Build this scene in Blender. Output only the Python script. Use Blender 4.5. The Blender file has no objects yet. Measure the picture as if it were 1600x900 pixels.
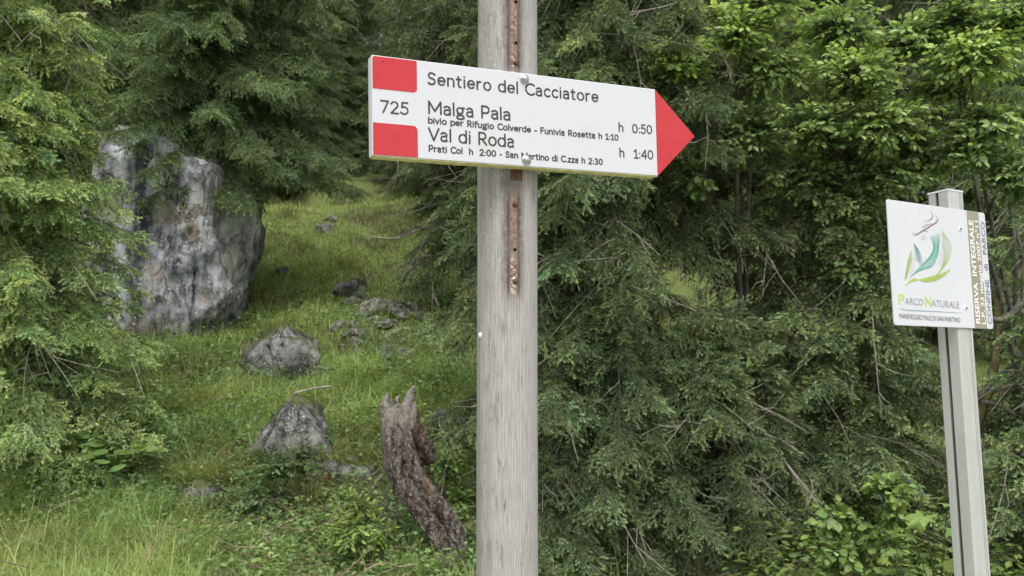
import bpy, math, random
import numpy as np
from mathutils import Vector, Matrix, noise

random.seed(7)
SC = bpy.context.scene
COL = SC.collection
F_PX, PITCH = 1300.0, math.radians(3.5)
EYE = np.array([0.0, 0.0, 1.6])

# ------------------------------------------------------------------ camera, sky, sun, exposure
cam = bpy.data.cameras.new('camera')
cam.sensor_width = 36.0
cam.lens = 36.0 * F_PX / 1600.0
cam.clip_start, cam.clip_end = 0.05, 600.0
cam.dof.use_dof = True
cam.dof.focus_distance = 1.45
cam.dof.aperture_fstop = 14.0
cam_ob = bpy.data.objects.new('camera', cam)
cam_ob.location = EYE
cam_ob.rotation_euler = (math.radians(90) + PITCH, 0, 0)
COL.objects.link(cam_ob)
SC.camera = cam_ob

SUN_ELEV, SUN_AZ = math.radians(62), math.radians(172)     # azimuth clockwise from +Y
world = bpy.data.worlds.new('World')
SC.world = world
world.use_nodes = True
wn, wl = world.node_tree.nodes, world.node_tree.links
bg = wn['Background']
sky = wn.new('ShaderNodeTexSky')
sky.sky_type = 'NISHITA'
sky.sun_disc = False
sky.sun_elevation = SUN_ELEV
sky.sun_rotation = SUN_AZ
sky.dust_density = 3.0
sky.air_density = 1.5
hs = wn.new('ShaderNodeHueSaturation')
hs.inputs['Saturation'].default_value = 0.22            # overcast: nearly white sky
wl.new(sky.outputs[0], hs.inputs['Color'])
wl.new(hs.outputs[0], bg.inputs['Color'])
bg.inputs['Strength'].default_value = 0.12
sd = Vector((math.sin(SUN_AZ) * math.cos(SUN_ELEV), math.cos(SUN_AZ) * math.cos(SUN_ELEV), math.sin(SUN_ELEV)))
sun = bpy.data.lights.new('sun', 'SUN')
sun.energy = 1.5
sun.angle = math.radians(40)
sun.color = (1.0, 0.97, 0.92)
sun_ob = bpy.data.objects.new('sun', sun)
sun_ob.rotation_euler = sd.to_track_quat('Z', 'Y').to_euler()
COL.objects.link(sun_ob)
SC.view_settings.view_transform = 'Standard'
SC.view_settings.look = 'None'
SC.view_settings.exposure = 0.85
SC.view_settings.gamma = 1.0
SC.cycles.use_denoising = True
SC.cycles.max_bounces = 8
SC.cycles.diffuse_bounces = 4
SC.cycles.transmission_bounces = 4

# ------------------------------------------------------------------ helpers: view maths used only to find where things stand
_c, _s = math.cos(PITCH), math.sin(PITCH)
CR = np.array([[1, 0, 0], [0, _c, -_s], [0, _s, _c]])


def ray(px, py):
    d = CR @ np.array([(px - 800) / F_PX, 1.0, (450 - py) / F_PX])
    return d / d[1]


def at(px, py, Y):
    return EYE + ray(px, py) * Y


def proj(P):
    q = (np.asarray(P) - EYE) @ CR
    d = np.maximum(q[..., 1], 1e-3)
    return 800 + F_PX * q[..., 0] / d, 450 - F_PX * q[..., 2] / d, q[..., 1]


def H(x, y):
    x = np.asarray(x, float); y = np.asarray(y, float)
    t = y - 5.3
    b = 0.35 * np.log1p(np.exp(np.clip(t * 3, -40, 40))) / 3
    b = b + 0.42 * np.log1p(np.exp(np.clip((y - 27) * .6, -40, 40))) / .6
    w = 1 / (1 + np.exp(-(y - 5.0) * 2))
    n = (.07 * np.sin(1.3 * x + .9 * y + .4) + .06 * np.sin(2.3 * y - 1.1 * x + 1) + .04 * np.sin(3.7 * x + 2.9 * y)
         + .03 * np.sin(5.3 * x - 4.1 * y + 2) + .016 * np.sin(9.1 * x + 7.7 * y) + .012 * np.sin(-13.1 * x + 10.7 * y))
    far = np.clip((y - 12) / 20, 0, 1) * (.5 * np.sin(.4 * x + .3 * y) + .3 * np.sin(.7 * y - .5 * x))
    return b + n * w + far


def G(px, py, y0=3.5):
    r = ray(px, py)
    Y = np.arange(y0, 90, .02)
    P = EYE + r * Y[:, None]
    k = np.argmax(P[:, 2] < H(P[:, 0], P[:, 1]))
    p = P[k].copy(); p[2] = H(p[0], p[1])
    return p


def noise1(v):
    return noise.noise(v)


# ------------------------------------------------------------------ helpers: mesh building
class Geo:
    def __init__(s):
        s.v = []; s.c = []; s.f = {}; s.n = 0

    def add(s, v, faces, col=(.5, .5, .5), mi=0):
        v = np.asarray(v, np.float32).reshape(-1, 3)
        col = np.asarray(col, np.float32)
        if col.ndim == 1:
            col = np.broadcast_to(col, (len(v), 3))
        s.v.append(v); s.c.append(col)
        if isinstance(faces, np.ndarray):
            s.f.setdefault((faces.shape[1], mi), []).append(faces + s.n)
        else:
            for f in faces:
                s.f.setdefault((len(f), mi), []).append(np.asarray([f]) + s.n)
        s.n += len(v)

    def stamp(s, tv, tf, M, P, col, tcol=None):
        """copies of one small shape: M (N,3,3) columns = axes, P (N,3), col (N,3) times the shape's own tint (n,3)."""
        N, n = len(P), len(tv)
        V = np.einsum('nij,kj->nki', M, tv) + P[:, None, :]
        C = np.repeat(col[:, None, :], n, 1) if tcol is None else col[:, None, :] * tcol[None]
        F = (tf[None] + (np.arange(N) * n)[:, None, None]).reshape(-1, tf.shape[1])
        s.add(V.reshape(-1, 3), F, C.reshape(-1, 3))

    def mesh(s, name, mats, smooth=False):
        me = bpy.data.meshes.new(name)
        V = np.concatenate(s.v) if s.v else np.zeros((0, 3), np.float32)
        C = np.concatenate(s.c)
        me.vertices.add(len(V)); me.vertices.foreach_set('co', np.ascontiguousarray(V, np.float32).ravel())
        li, ls, mi, off = [], [], [], 0
        for (k, m), L in s.f.items():
            A = np.concatenate(L).astype(np.int32)
            li.append(A.ravel()); ls.append(off + np.arange(len(A), dtype=np.int32) * k)
            mi.append(np.full(len(A), m, np.int32)); off += A.size
        li = np.concatenate(li); ls = np.concatenate(ls); mi = np.concatenate(mi)
        me.loops.add(len(li)); me.loops.foreach_set('vertex_index', li)
        me.polygons.add(len(ls)); me.polygons.foreach_set('loop_start', ls)
        me.polygons.foreach_set('material_index', mi)
        me.update(calc_edges=True)
        a = me.color_attributes.new('col', 'FLOAT_COLOR', 'POINT')
        a.data.foreach_set('color', np.concatenate([C, np.ones((len(C), 1), np.float32)], 1).astype(np.float32).ravel())
        for m in (mats if isinstance(mats, (list, tuple)) else [mats]):
            me.materials.append(m)
        me.polygons.foreach_set('use_smooth', np.full(len(ls), bool(smooth)))
        return me

    def obj(s, name, mats, parent=None, smooth=False, matrix=None):
        return link(name, s.mesh(name, mats, smooth), parent, matrix)


def link(name, me, parent=None, matrix=None):
    o = bpy.data.objects.new(name, me)
    COL.objects.link(o)
    if matrix is not None:
        o.matrix_world = matrix
    if parent is not None:
        o.parent = parent
    return o


def tag(o, label, cat, group=None):
    o['label'] = label; o['category'] = cat
    if group:
        o['group'] = group
    return o


def thing(name, label, cat, loc=(0, 0, 0), group=None):
    o = bpy.data.objects.new(name, None)
    o.empty_display_size = .1
    COL.objects.link(o)
    o.location = [float(a) for a in loc]
    return tag(o, label, cat, group)


def tube(g, pts, rad, sides=8, col=(.2, .2, .2), mi=0, flat=None, caps=True):
    """tube along points with a radius per point; flat=(axis, factor) squashes the section along an axis."""
    P = np.asarray(pts, float); n = len(P)
    rad = np.broadcast_to(np.asarray(rad, float), (n,))
    T = np.gradient(P, axis=0); T /= np.linalg.norm(T, axis=1)[:, None] + 1e-12
    ref = np.array([0, 0, 1.0]) if abs(T[0][2]) < .9 else np.array([1.0, 0, 0])
    U = np.cross(T, ref); U /= np.linalg.norm(U, axis=1)[:, None] + 1e-12
    W = np.cross(U, T)
    a = np.arange(sides) * 2 * math.pi / sides
    D = U[:, None] * np.cos(a)[None, :, None] + W[:, None] * np.sin(a)[None, :, None]
    D = D * rad[:, None, None]
    if flat is not None:
        ax, k = np.asarray(flat[0], float), flat[1]
        D = D - ax * (D @ ax)[..., None] * (1 - k)
    V = (P[:, None] + D).reshape(-1, 3)
    i = np.arange(n - 1)[:, None] * sides; j = np.arange(sides)[None]
    F = np.stack([i + j, i + (j + 1) % sides, i + sides + (j + 1) % sides, i + sides + j], -1).reshape(-1, 4)
    g.add(V, F, col, mi)
    if caps:
        b = g.n - n * sides
        g.f.setdefault((sides, mi), []).append(np.array([[b + k for k in range(sides)][::-1]]))
        b2 = b + (n - 1) * sides
        g.f.setdefault((sides, mi), []).append(np.array([[b2 + k for k in range(sides)]]))


def prism(g, outline, y0, y1, col=(.5, .5, .5), mi=0, bev=0.0):
    """(u, v) outline (anticlockwise seen from the front, the front looks to -y) extruded from y0 (front) to y1, front edge bevelled."""
    O = np.asarray(outline, float); n = len(O)
    rings = []
    if bev > 0:
        c = np.roll(O, -1, 0) - O; c /= np.linalg.norm(c, axis=1)[:, None]
        nin = np.stack([-c[:, 1], c[:, 0]], 1)
        m = nin + np.roll(nin, 1, 0); m /= (m * nin).sum(1)[:, None] + 1e-9
        I = O + m * bev
        rings = [(I, y0), (O, y0 + bev), (O, y1 - bev), (I, y1)]
    else:
        rings = [(O, y0), (O, y1)]
    V = np.concatenate([np.stack([r[:, 0], np.full(n, y), r[:, 1]], 1) for r, y in rings])
    base = g.n
    Fq = []
    for k in range(len(rings) - 1):
        for i in range(n):
            j = (i + 1) % n
            Fq.append([k * n + i, (k + 1) * n + i, (k + 1) * n + j, k * n + j])
    g.add(V, np.array(Fq), col, mi)
    g.f.setdefault((n, mi), []).append(np.array([[base + i for i in range(n)]]))
    L = (len(rings) - 1) * n
    g.f.setdefault((n, mi), []).append(np.array([[base + L + i for i in range(n)][::-1]]))


def rrect(u0, v0, u1, v1, r=(0, 0, 0, 0), k=5):
    """rounded rectangle outline; r for corners bl, br, tr, tl."""
    out = []
    for (cx, cy, sx, sy, a0, rr) in ((u0, v0, 1, 1, 180, r[0]), (u1, v0, -1, 1, 270, r[1]), (u1, v1, -1, -1, 0, r[2]), (u0, v1, 1, -1, 90, r[3])):
        if rr <= 0:
            out.append((cx, cy)); continue
        for i in range(k + 1):
            a = math.radians(a0 + 90 * i / k)
            out.append((cx + sx * rr + rr * math.cos(a), cy + sy * rr + rr * math.sin(a)))
    return out


# ------------------------------------------------------------------ helpers: materials
class NT:
    def __init__(s, name):
        s.m = bpy.data.materials.new(name); s.m.use_nodes = True
        s.t = s.m.node_tree; s.p = s.t.nodes['Principled BSDF']; s.out = s.t.nodes['Material Output']

    def n(s, typ, **kw):
        x = s.t.nodes.new(typ)
        for k, v in kw.items():
            if k in x.inputs.keys() and not hasattr(type(x), k):
                s.set(x.inputs[k], v)
            else:
                setattr(x, k, v)
        return x

    def set(s, sock, v):
        if isinstance(v, bpy.types.NodeSocket):
            s.t.links.new(v, sock)
        else:
            if sock.type == 'RGBA' and len(v) == 3:
                v = (*v, 1)
            sock.default_value = v

    def math(s, op, a, b=0.0, c=0.0, clamp=False):
        x = s.t.nodes.new('ShaderNodeMath'); x.operation = op; x.use_clamp = clamp
        s.set(x.inputs[0], a); s.set(x.inputs[1], b); s.set(x.inputs[2], c)
        return x.outputs[0]

    def mix(s, f, a, b, blend='MIX'):
        x = s.t.nodes.new('ShaderNodeMix'); x.data_type = 'RGBA'; x.blend_type = blend
        s.set(x.inputs[0], f); s.set(x.inputs[6], a); s.set(x.inputs[7], b)
        return x.outputs[2]

    def coord(s, scale=(1, 1, 1), loc=(0, 0, 0), out='Object', rot=(0, 0, 0)):
        tc = s.t.nodes.new('ShaderNodeTexCoord'); mp = s.t.nodes.new('ShaderNodeMapping')
        mp.inputs['Scale'].default_value = scale; mp.inputs['Location'].default_value = loc; mp.inputs['Rotation'].default_value = rot
        s.t.links.new(tc.outputs[out], mp.inputs[0])
        return mp.outputs[0]

    def noise(s, vec, scale=5.0, detail=6.0, rough=.55, dist=0.0):
        x = s.t.nodes.new('ShaderNodeTexNoise')
        s.set(x.inputs['Vector'], vec); x.inputs['Scale'].default_value = scale
        x.inputs['Detail'].default_value = detail; x.inputs['Roughness'].default_value = rough; x.inputs['Distortion'].default_value = dist
        return x.outputs['Fac']

    def ramp(s, f, stops):
        x = s.t.nodes.new('ShaderNodeValToRGB')
        e = x.color_ramp.elements
        while len(e) < len(stops):
            e.new(.5)
        for i, (p, c) in enumerate(stops):
            e[i].position = p
            e[i].color = (*c, 1) if isinstance(c, tuple) else (c, c, c, 1)
        s.set(x.inputs[0], f)
        return x.outputs[0]

    def step(s, v, lo, hi):
        x = s.t.nodes.new('ShaderNodeMapRange'); x.interpolation_type = 'SMOOTHSTEP'
        s.set(x.inputs[0], v); x.inputs[1].default_value = lo; x.inputs[2].default_value = hi
        return x.outputs[0]

    def bump(s, h, strength=.5, dist=.01):
        x = s.t.nodes.new('ShaderNodeBump'); x.inputs['Strength'].default_value = strength; x.inputs['Distance'].default_value = dist
        s.set(x.inputs['Height'], h); s.t.links.new(x.outputs[0], s.p.inputs['Normal'])

    def attr(s, name='col'):
        x = s.t.nodes.new('ShaderNodeAttribute'); x.attribute_name = name
        return x.outputs['Color']

    def done(s, base=None, rough=.6, metal=0.0, spec=.4):
        if base is not None:
            s.set(s.p.inputs['Base Color'], base)
        s.set(s.p.inputs['Roughness'], rough); s.set(s.p.inputs['Metallic'], metal)
        s.p.inputs['Specular IOR Level'].default_value = spec
        return s.m


def leaf_material(name, rough=.5, trans=.35, spec=.3, var=.25, scale=3.0):
    t = NT(name)
    c = t.attr()
    nz = t.noise(t.coord(), scale, 3)
    c = t.mix(1.0, c, t.ramp(nz, [(.3, 1 - var), (.7, 1 + var)]), 'MULTIPLY')
    t.done(c, rough, 0, spec)
    tr = t.n('ShaderNodeBsdfTranslucent')
    t.set(tr.inputs['Color'], t.mix(1.0, c, (1.25, 1.3, .7), 'MULTIPLY'))
    mx = t.n('ShaderNodeMixShader')
    mx.inputs[0].default_value = trans
    t.t.links.new(t.p.outputs[0], mx.inputs[1]); t.t.links.new(tr.outputs[0], mx.inputs[2])
    t.t.links.new(mx.outputs[0], t.out.inputs['Surface'])
    return t.m


M_NEEDLE = leaf_material('spruce needles', .5, .28, .3)
M_LEAF = leaf_material('broad leaves', .42, .35, .4)
M_STRAW = leaf_material('dead twigs and straw', .8, .0, .2)
M_GRASS = leaf_material('grass blades', .5, .35, .3, .3, 1.2)


def bark_material(name, c0, c1, c2, sc=(14, 14, 5), lich=.62):
    t = NT(name)
    a = t.noise(t.coord(sc), 1.6, 8, .65, .4)
    b = t.noise(t.coord((5, 5, 5)), 2.0, 5)
    l = t.noise(t.coord((25, 25, 25), (3, 1, 5)), 1.5, 4)
    c = t.mix(t.ramp(a, [(.35, 0.0), (.62, 1.0)]), c0, c1)
    c = t.mix(t.math('MULTIPLY', t.step(l, lich, lich + .06), t.step(b, .4, .6)), c, c2)
    t.bump(a, .8, .02)
    return t.done(c, .85, 0, .2)


M_BARK = bark_material('spruce bark', (.035, .026, .02), (.11, .085, .068), (.2, .2, .17))
M_BARK_GREY = bark_material('grey smooth bark', (.07, .065, .055), (.19, .175, .15), (.28, .29, .24))
M_DEADWOOD = bark_material('weathered dead wood', (.08, .065, .052), (.27, .24, .205), (.36, .35, .32), (30, 30, 8))
M_TWIG = bark_material('dead grey twigs', (.20, .175, .15), (.42, .38, .33), (.48, .48, .42), (20, 20, 20))


def rock_material(name, lo, hi, white, streak=0.0, moss=.5, warm=0.0, sc=1.0, con=.10):
    t = NT(name)
    o = t.coord()
    n1 = t.noise(o, 1.8 * sc, 10, .62, .5)
    n2 = t.noise(o, 9 * sc, 8, .7)
    n3 = t.noise(o, 30 * sc, 4, .6)
    f = t.math('ADD', t.math('MULTIPLY', n1, .7), t.math('MULTIPLY', n2, .3))
    if streak:
        s1 = t.noise(t.coord((3.4, 3.4, .28)), 1.0, 6, .55, .3)
        s2 = t.noise(t.coord((16, 16, .8), (2, 3, 1)), 1.0, 5, .6)
        st = t.math('ADD', t.math('MULTIPLY', s1, .65), t.math('MULTIPLY', s2, .35))
        f = t.math('ADD', t.math('MULTIPLY', f, 1 - streak), t.math('MULTIPLY', st, streak))
    c = t.mix(t.ramp(f, [(.5 - con, 0.0), (.5 + con, 1.0)]), lo, hi)
    if warm:
        c = t.mix(t.math('MULTIPLY', t.step(t.noise(t.coord((1, 1, 1), (7, 2, 4)), 2.2, 5), .52, .66), warm), c, (.30, .235, .165))
    w = t.math('MULTIPLY', t.step(n3, .56, .64), t.step(t.noise(t.coord((1, 1, 1), (4, 4, 1)), 3.5, 5), .42, .58))
    c = t.mix(t.math('MULTIPLY', w, .8), c, white)
    cr = t.noise(t.coord((1, 1, .45), (1, 9, 2)), 1.5 * sc, 6, .6, .6)
    crk = t.math('SUBTRACT', 1.0, t.step(t.math('ABSOLUTE', t.math('SUBTRACT', cr, .5)), .0, .022))
    c = t.mix(t.math('MULTIPLY', crk, .55), c, (.035, .033, .03))
    geo = t.n('ShaderNodeNewGeometry')
    sep = t.n('ShaderNodeSeparateXYZ'); t.t.links.new(geo.outputs['Normal'], sep.inputs[0])
    up = t.math('ADD', sep.outputs['Z'], t.math('MULTIPLY', n2, .6))
    c = t.mix(t.math('MULTIPLY', t.step(up, 1.12 - moss * .4, 1.3 - moss * .4), .9), c,
              t.mix(n3, (.045, .065, .015), (.14, .15, .035)))
    hgt = t.math('SUBTRACT', t.math('ADD', t.math('MULTIPLY', n2, .6), t.math('MULTIPLY', n3, .25)), t.math('MULTIPLY', crk, .35))
    t.bump(hgt, .9, .05)
    return t.done(c, .88, 0, .25)


M_CLIFF = rock_material('streaked limestone', (.06, .067, .08), (.54, .55, .57), (.68, .68, .67), .58, .05, .6, con=.06)
M_BOULDER = rock_material('lichened limestone', (.035, .034, .033), (.25, .243, .235), (.56, .56, .54), 0, .36, 0, 1.9, con=.065)
M_PALEROCK = rock_material('pale limestone', (.15, .14, .125), (.40, .38, .35), (.50, .49, .46), 0, .1, .3, 3)


def ground_material():
    t = NT('soil and moss')
    o = t.coord()
    a = t.noise(o, 1.1, 8, .6); b = t.noise(o, 9, 6, .65); c_ = t.noise(o, 40, 4)
    green = t.mix(b, (.10, .14, .045), (.20, .235, .08))
    soil = t.mix(c_, (.035, .026, .017), (.12, .09, .06))
    t.bump(t.math('ADD', b, t.math('MULTIPLY', c_, .4)), .8, .06)
    return t.done(t.mix(t.step(a, .47, .62), green, soil), .95, 0, .1)


M_GROUND = ground_material()


def plain(name, col, rough=.5, metal=0.0, spec=.4, var=.12, sc=20, bump=0.0):
    t = NT(name)
    n = t.noise(t.coord(), sc, 5)
    c = t.mix(1.0, col, t.ramp(n, [(.3, 1 - var), (.7, 1 + var)]), 'MULTIPLY')
    if bump:
        t.bump(n, bump, .002)
    return t.done(c, rough, metal, spec)


# ------------------------------------------------------------------ terrain: one sheet, finer near the path
def build_ground():
    xs = np.unique(np.concatenate([np.linspace(-140, -12, 33), np.linspace(-12, 12, 161), np.linspace(12, 140, 33)]))
    ys = np.unique(np.concatenate([np.linspace(-120, 2, 25), np.linspace(2, 18, 130), np.linspace(18, 60, 90), np.linspace(60, 150, 24)]))
    X, Y = np.meshgrid(xs, ys)
    Z = H(X, Y)
    nx, ny = len(xs), len(ys)
    i = np.arange(ny - 1)[:, None] * nx; j = np.arange(nx - 1)[None]
    F = np.stack([i + j, i + j + 1, i + nx + j + 1, i + nx + j], -1).reshape(-1, 4)
    g = Geo(); g.add(np.stack([X, Y, Z], -1).reshape(-1, 3), F)
    o = g.obj('ground', M_GROUND, smooth=True)
    o['kind'] = 'structure'


build_ground()


def build_bounce_path():  # unseen gravel path, added to bounce light up onto undersides
    xs = np.linspace(-40, 40, 81); v = np.linspace(0, 1, 9)
    X, Vv = np.meshgrid(xs, v)
    Y = -2.2 + .25 * np.sin(X * .5) + Vv * (4.9 + .3 * np.sin(X * .8 + 1))
    i = np.arange(8)[:, None] * 81; j = np.arange(80)[None]
    g = Geo(); g.add(np.stack([X, Y, H(X, Y) + .03], -1).reshape(-1, 3), np.stack([i + j, i + j + 1, i + 82 + j, i + 81 + j], -1).reshape(-1, 4))
    t = NT('pale bounce gravel')
    a = t.noise(t.coord(), 45, 6, .7); b = t.noise(t.coord(), 2, 4)
    t.bump(a, .8, .02)
    o = g.obj('path', t.done(t.mix(b, t.mix(a, (.22, .205, .18), (.52, .50, .46)), t.mix(a, (.30, .28, .25), (.58, .56, .52))), .95, 0, .1), smooth=True)
    o['kind'] = 'structure'


build_bounce_path()


# ------------------------------------------------------------------ rocks
def rock_mesh(name, mat, size, seed, planes=9, sub=5, rough=.10, fine=.03, fixed=(), sharp=14.0):
    """a boulder: a ball cut by random planes, then roughened by layered noise; size = half extents."""
    rng = np.random.default_rng(seed)
    bm = __import__('bmesh').new()
    __import__('bmesh').ops.create_icosphere(bm, subdivisions=sub, radius=1)
    V = np.array([v.co for v in bm.verts]); F = np.array([[v.index for v in f.verts] for f in bm.faces])
    bm.free()
    N = rng.normal(size=(planes, 3)); N /= np.linalg.norm(N, axis=1)[:, None]
    d = rng.uniform(.55, .95, planes)
    for n_, d_ in fixed:
        n_ = np.array(n_, float); N = np.vstack([N, n_ / np.linalg.norm(n_)]); d = np.append(d, d_)
    q = np.maximum(V @ N.T, 0) / d
    p = sharp
    r = 1 / (np.sum(q ** p, 1) + 1.0) ** (1 / p)
    off = Vector(rng.uniform(-50, 50, 3))
    sz = np.array(size)
    P = V * r[:, None] * sz
    m = float(sz.mean())
    dis = np.array([noise.fractal(Vector(a / m * 1.3) + off, .9, 2.1, 6) for a in P])
    dis2 = np.array([abs(noise.fractal(Vector(a / m * 4.0) + off, .8, 2.1, 5)) for a in P])
    P = P + V * ((dis * rough - dis2 * fine * 2) * m)[:, None]
    g = Geo(); g.add(P, F)
    return g.mesh(name, mat, smooth=True)


def place_rock(name, px, py, size, seed, mat, label, cat='rock', group=None, rot=0., sink=.25, **kw):
    p = G(px, py)
    o = link(name, rock_mesh(name, mat, size, seed, **kw))
    o.location = (p[0], p[1] + size[1] * .6, H(p[0], p[1] + size[1] * .6) + size[2] * (1 - 2 * sink) * .8)
    o.rotation_euler = (0, 0, rot)
    return tag(o, label, cat, group)


def build_rocks():
    p = G(275, 530)
    o = link('rock_outcrop', rock_mesh('rock_outcrop', M_CLIFF, (1.12, 1.0, 2.1), 11, planes=5, sub=6, rough=.14, fine=.034, sharp=34,
             fixed=(((.12, -1, .14), .60), ((-.8, -.6, .1), .86), ((1, -.1, .05), .74), ((.8, -.75, .0), .82), ((.22, 0, 1), .60), ((-.3, -.5, .8), .84))))
    o.location = (p[0] - .30, p[1] + .60, p[2] + 1.15)
    tag(o, 'tall grey rock outcrop with dark and pale vertical streaks under spruce boughs', 'rock outcrop')
    place_rock('boulder', 424, 588, (.54, .42, .44), 3, M_BOULDER, 'grey boulder with mossy left shoulder in the grass below the tall outcrop', 'boulder', sink=.38, planes=12, sharp=34, rough=.11, fine=.022, fixed=(((-.5, -.3, .8), .62), ((.7, -.4, .6), .66), ((0, -1, .3), .62)))
    place_rock('boulder', 447, 748, (.44, .36, .44), 8, M_BOULDER, 'lichened boulder with yellow moss on top and a dry stick lying on it', 'boulder', sink=.30, planes=12, sharp=34, rough=.11, fine=.022, fixed=(((-.75, -.3, .62), .52), ((.85, -.2, .5), .66), ((0, -1, .25), .60)))
    place_rock('rock', 300, 800, (.22, .2, .14), 21, M_BOULDER, 'dark low rock under the drooping grass tussock left of the mossy boulder', 'rock', sub=4)
    place_rock('rock', 535, 765, (.26, .2, .2), 24, M_BOULDER, 'brownish rock overhung by grass between boulder and dead stump', 'rock', sub=4)
    place_rock('rock', 362, 655, (.17, .14, .09), 27, M_PALEROCK, 'flat pale rock in the herbs above left of the mossy boulder', 'rock', sub=4)
    place_rock('rock', 706, 682, (.20, .18, .14), 29, M_PALEROCK, 'pale pinkish rock behind the leafy bush just left of the post', 'rock', sub=4)
    rng = np.random.default_rng(5)
    grp = 'broken rocks scattered on the grassy slope'
    spots = [(545, 468, .34, 'grey jagged rock topping the scree patch on the slope'), (580, 492, .24, None), (600, 488, .28, None), (622, 498, .26, None),
             (565, 500, .18, None), (640, 492, .16, None), (600, 515, .14, None), (618, 566, .26, 'pale whitish stone lowest in the scree patch'),
             (600, 556, .16, None), (585, 540, .12, None), (527, 470, .18, None), (505, 365, .3, 'dark rock under a grassy lip high on the slope'),
             (440, 430, .16, None), (660, 505, .2, None), (515, 345, .2, None), (470, 290, .35, None), (480, 250, .4, None), (590, 250, .3, None)]
    for k in range(30):
        spots.append((rng.normal(595, 36), rng.normal(512, 30), rng.uniform(.07, .17), None))
    for k, (px, py, s, lab) in enumerate(spots):
        place_rock('rock', px, py, (s * rng.uniform(.7, 1.1), s * .7, s * rng.uniform(.45, .7)), 40 + k, M_PALEROCK if k % 3 or k == 7 else M_BOULDER,
                   lab or 'small broken grey rock lying in the scree on the slope', 'rock', grp, rng.uniform(0, 3), sub=4, planes=12, sink=.38, sharp=26, rough=.16)


build_rocks()


# ------------------------------------------------------------------ spruces
def needles_on(rng, p0, d, L, spacing, nl, nw, V, F, T, young, lo=0.0):
    n = max(3, int(L / spacing))
    s = (np.arange(n) + rng.random(n)) / n * L
    u = np.cross(d, [0, 0, 1.0]); u /= np.linalg.norm(u) + 1e-9
    w = np.cross(u, d)
    a = rng.uniform(-.5, math.pi + .5, n)                      # mostly sideways and upwards
    R = u * np.cos(a)[:, None] + w * np.sin(a)[:, None]
    dirn = d * rng.uniform(.55, .95, n)[:, None] + R * .75
    dirn /= np.linalg.norm(dirn, axis=1)[:, None]
    B = p0 + d * s[:, None]
    side = np.cross(dirn, rng.normal(size=(n, 3))); side /= np.linalg.norm(side, axis=1)[:, None]
    ln = nl * rng.uniform(.75, 1.15, n)[:, None]
    tri = np.stack([B - side * nw / 2, B + side * nw / 2, B + dirn * ln], 1).reshape(-1, 3)
    b = sum(len(x) for x in V)
    V.append(tri); F.append(np.arange(3 * n).reshape(-1, 3) + b)
    yy = np.clip((s / L - lo) / max(1e-6, 1 - lo), 0, 1) * young
    T.append(np.repeat(yy, 3))


def spray_template(seed, L=.30, spacing=.0036, nl=.018, nw=.0052, nlat=8, finger=.11):
    """a branchlet along +x with finger-like side shoots, every needle a small face; returns verts, tris, youngness, is-wood."""
    rng = np.random.default_rng(seed)
    V, F, T = [], [], []
    ax = lambda s: np.array([s, .012 * math.sin(s * 14 + seed), -.25 * s * s / L])
    m = 3
    segs = []
    for k in range(m):
        a, b = ax(L * k / m), ax(L * (k + 1) / m)
        d = b - a; l = np.linalg.norm(d)
        segs.append((a, d / l, l, 1.0 if k == m - 1 else .2, spacing * (1.0 if k == m - 1 else 1.7)))
    for k in range(nlat):
        s = L * (.12 + .80 * k / (nlat - 1)) + rng.normal(0, .006)
        sg = 1 if k % 2 else -1
        ang = math.radians(rng.uniform(35, 62)) * sg
        l = finger * (1.25 - .55 * s / L) * rng.uniform(.75, 1.2)
        d = np.array([math.cos(ang), math.sin(ang), rng.uniform(-.95, -.05)]); d /= np.linalg.norm(d)
        p = ax(s); segs.append((p, d, l, .95, spacing))
        if l > finger * .95:
            a2 = ang - sg * math.radians(45)
            d2 = np.array([math.cos(a2), math.sin(a2), rng.uniform(-.5, 0)]); d2 /= np.linalg.norm(d2)
            segs.append((p + d * l * .4, d2, l * .6, .9, spacing))
    for (p, d, l, yg, sp) in segs:
        needles_on(rng, p, d, l, sp, nl, nw, V, F, T, yg, .15)
    nN = sum(len(x) for x in V)
    for (p, d, l, yg, sp) in segs:                       # the twig inside each shoot
        u = np.cross(d, [0, 0, 1.0]); u /= np.linalg.norm(u); w = np.cross(u, d)
        b = sum(len(x) for x in V)
        r = nl * .17
        ring = [p + r * (u * math.cos(t) + w * math.sin(t)) for t in (0, 2.1, 4.2)]
        V.append(np.array(ring + [p + d * l])); F.append(np.array([[b, b + 1, b + 3], [b + 1, b + 2, b + 3], [b + 2, b, b + 3]])); T.append(np.zeros(4))
    V = np.concatenate(V); F = np.concatenate(F); T = np.concatenate(T)
    W = np.zeros(len(V)); W[nN:] = 1
    return V, F, T, W


SPRAYS = {'near': [spray_template(100 + k, .22, .0034, .020, .0062, 8, .088) for k in range(6)],
          'mid': [spray_template(200 + k, .27, .0048, .023, .0085, 8, .105) for k in range(4)],
          'far': [spray_template(300 + k, .44, .012, .034, .017, 7, .16) for k in range(3)]}
WOODC = np.array([.15, .16, .075])


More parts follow.
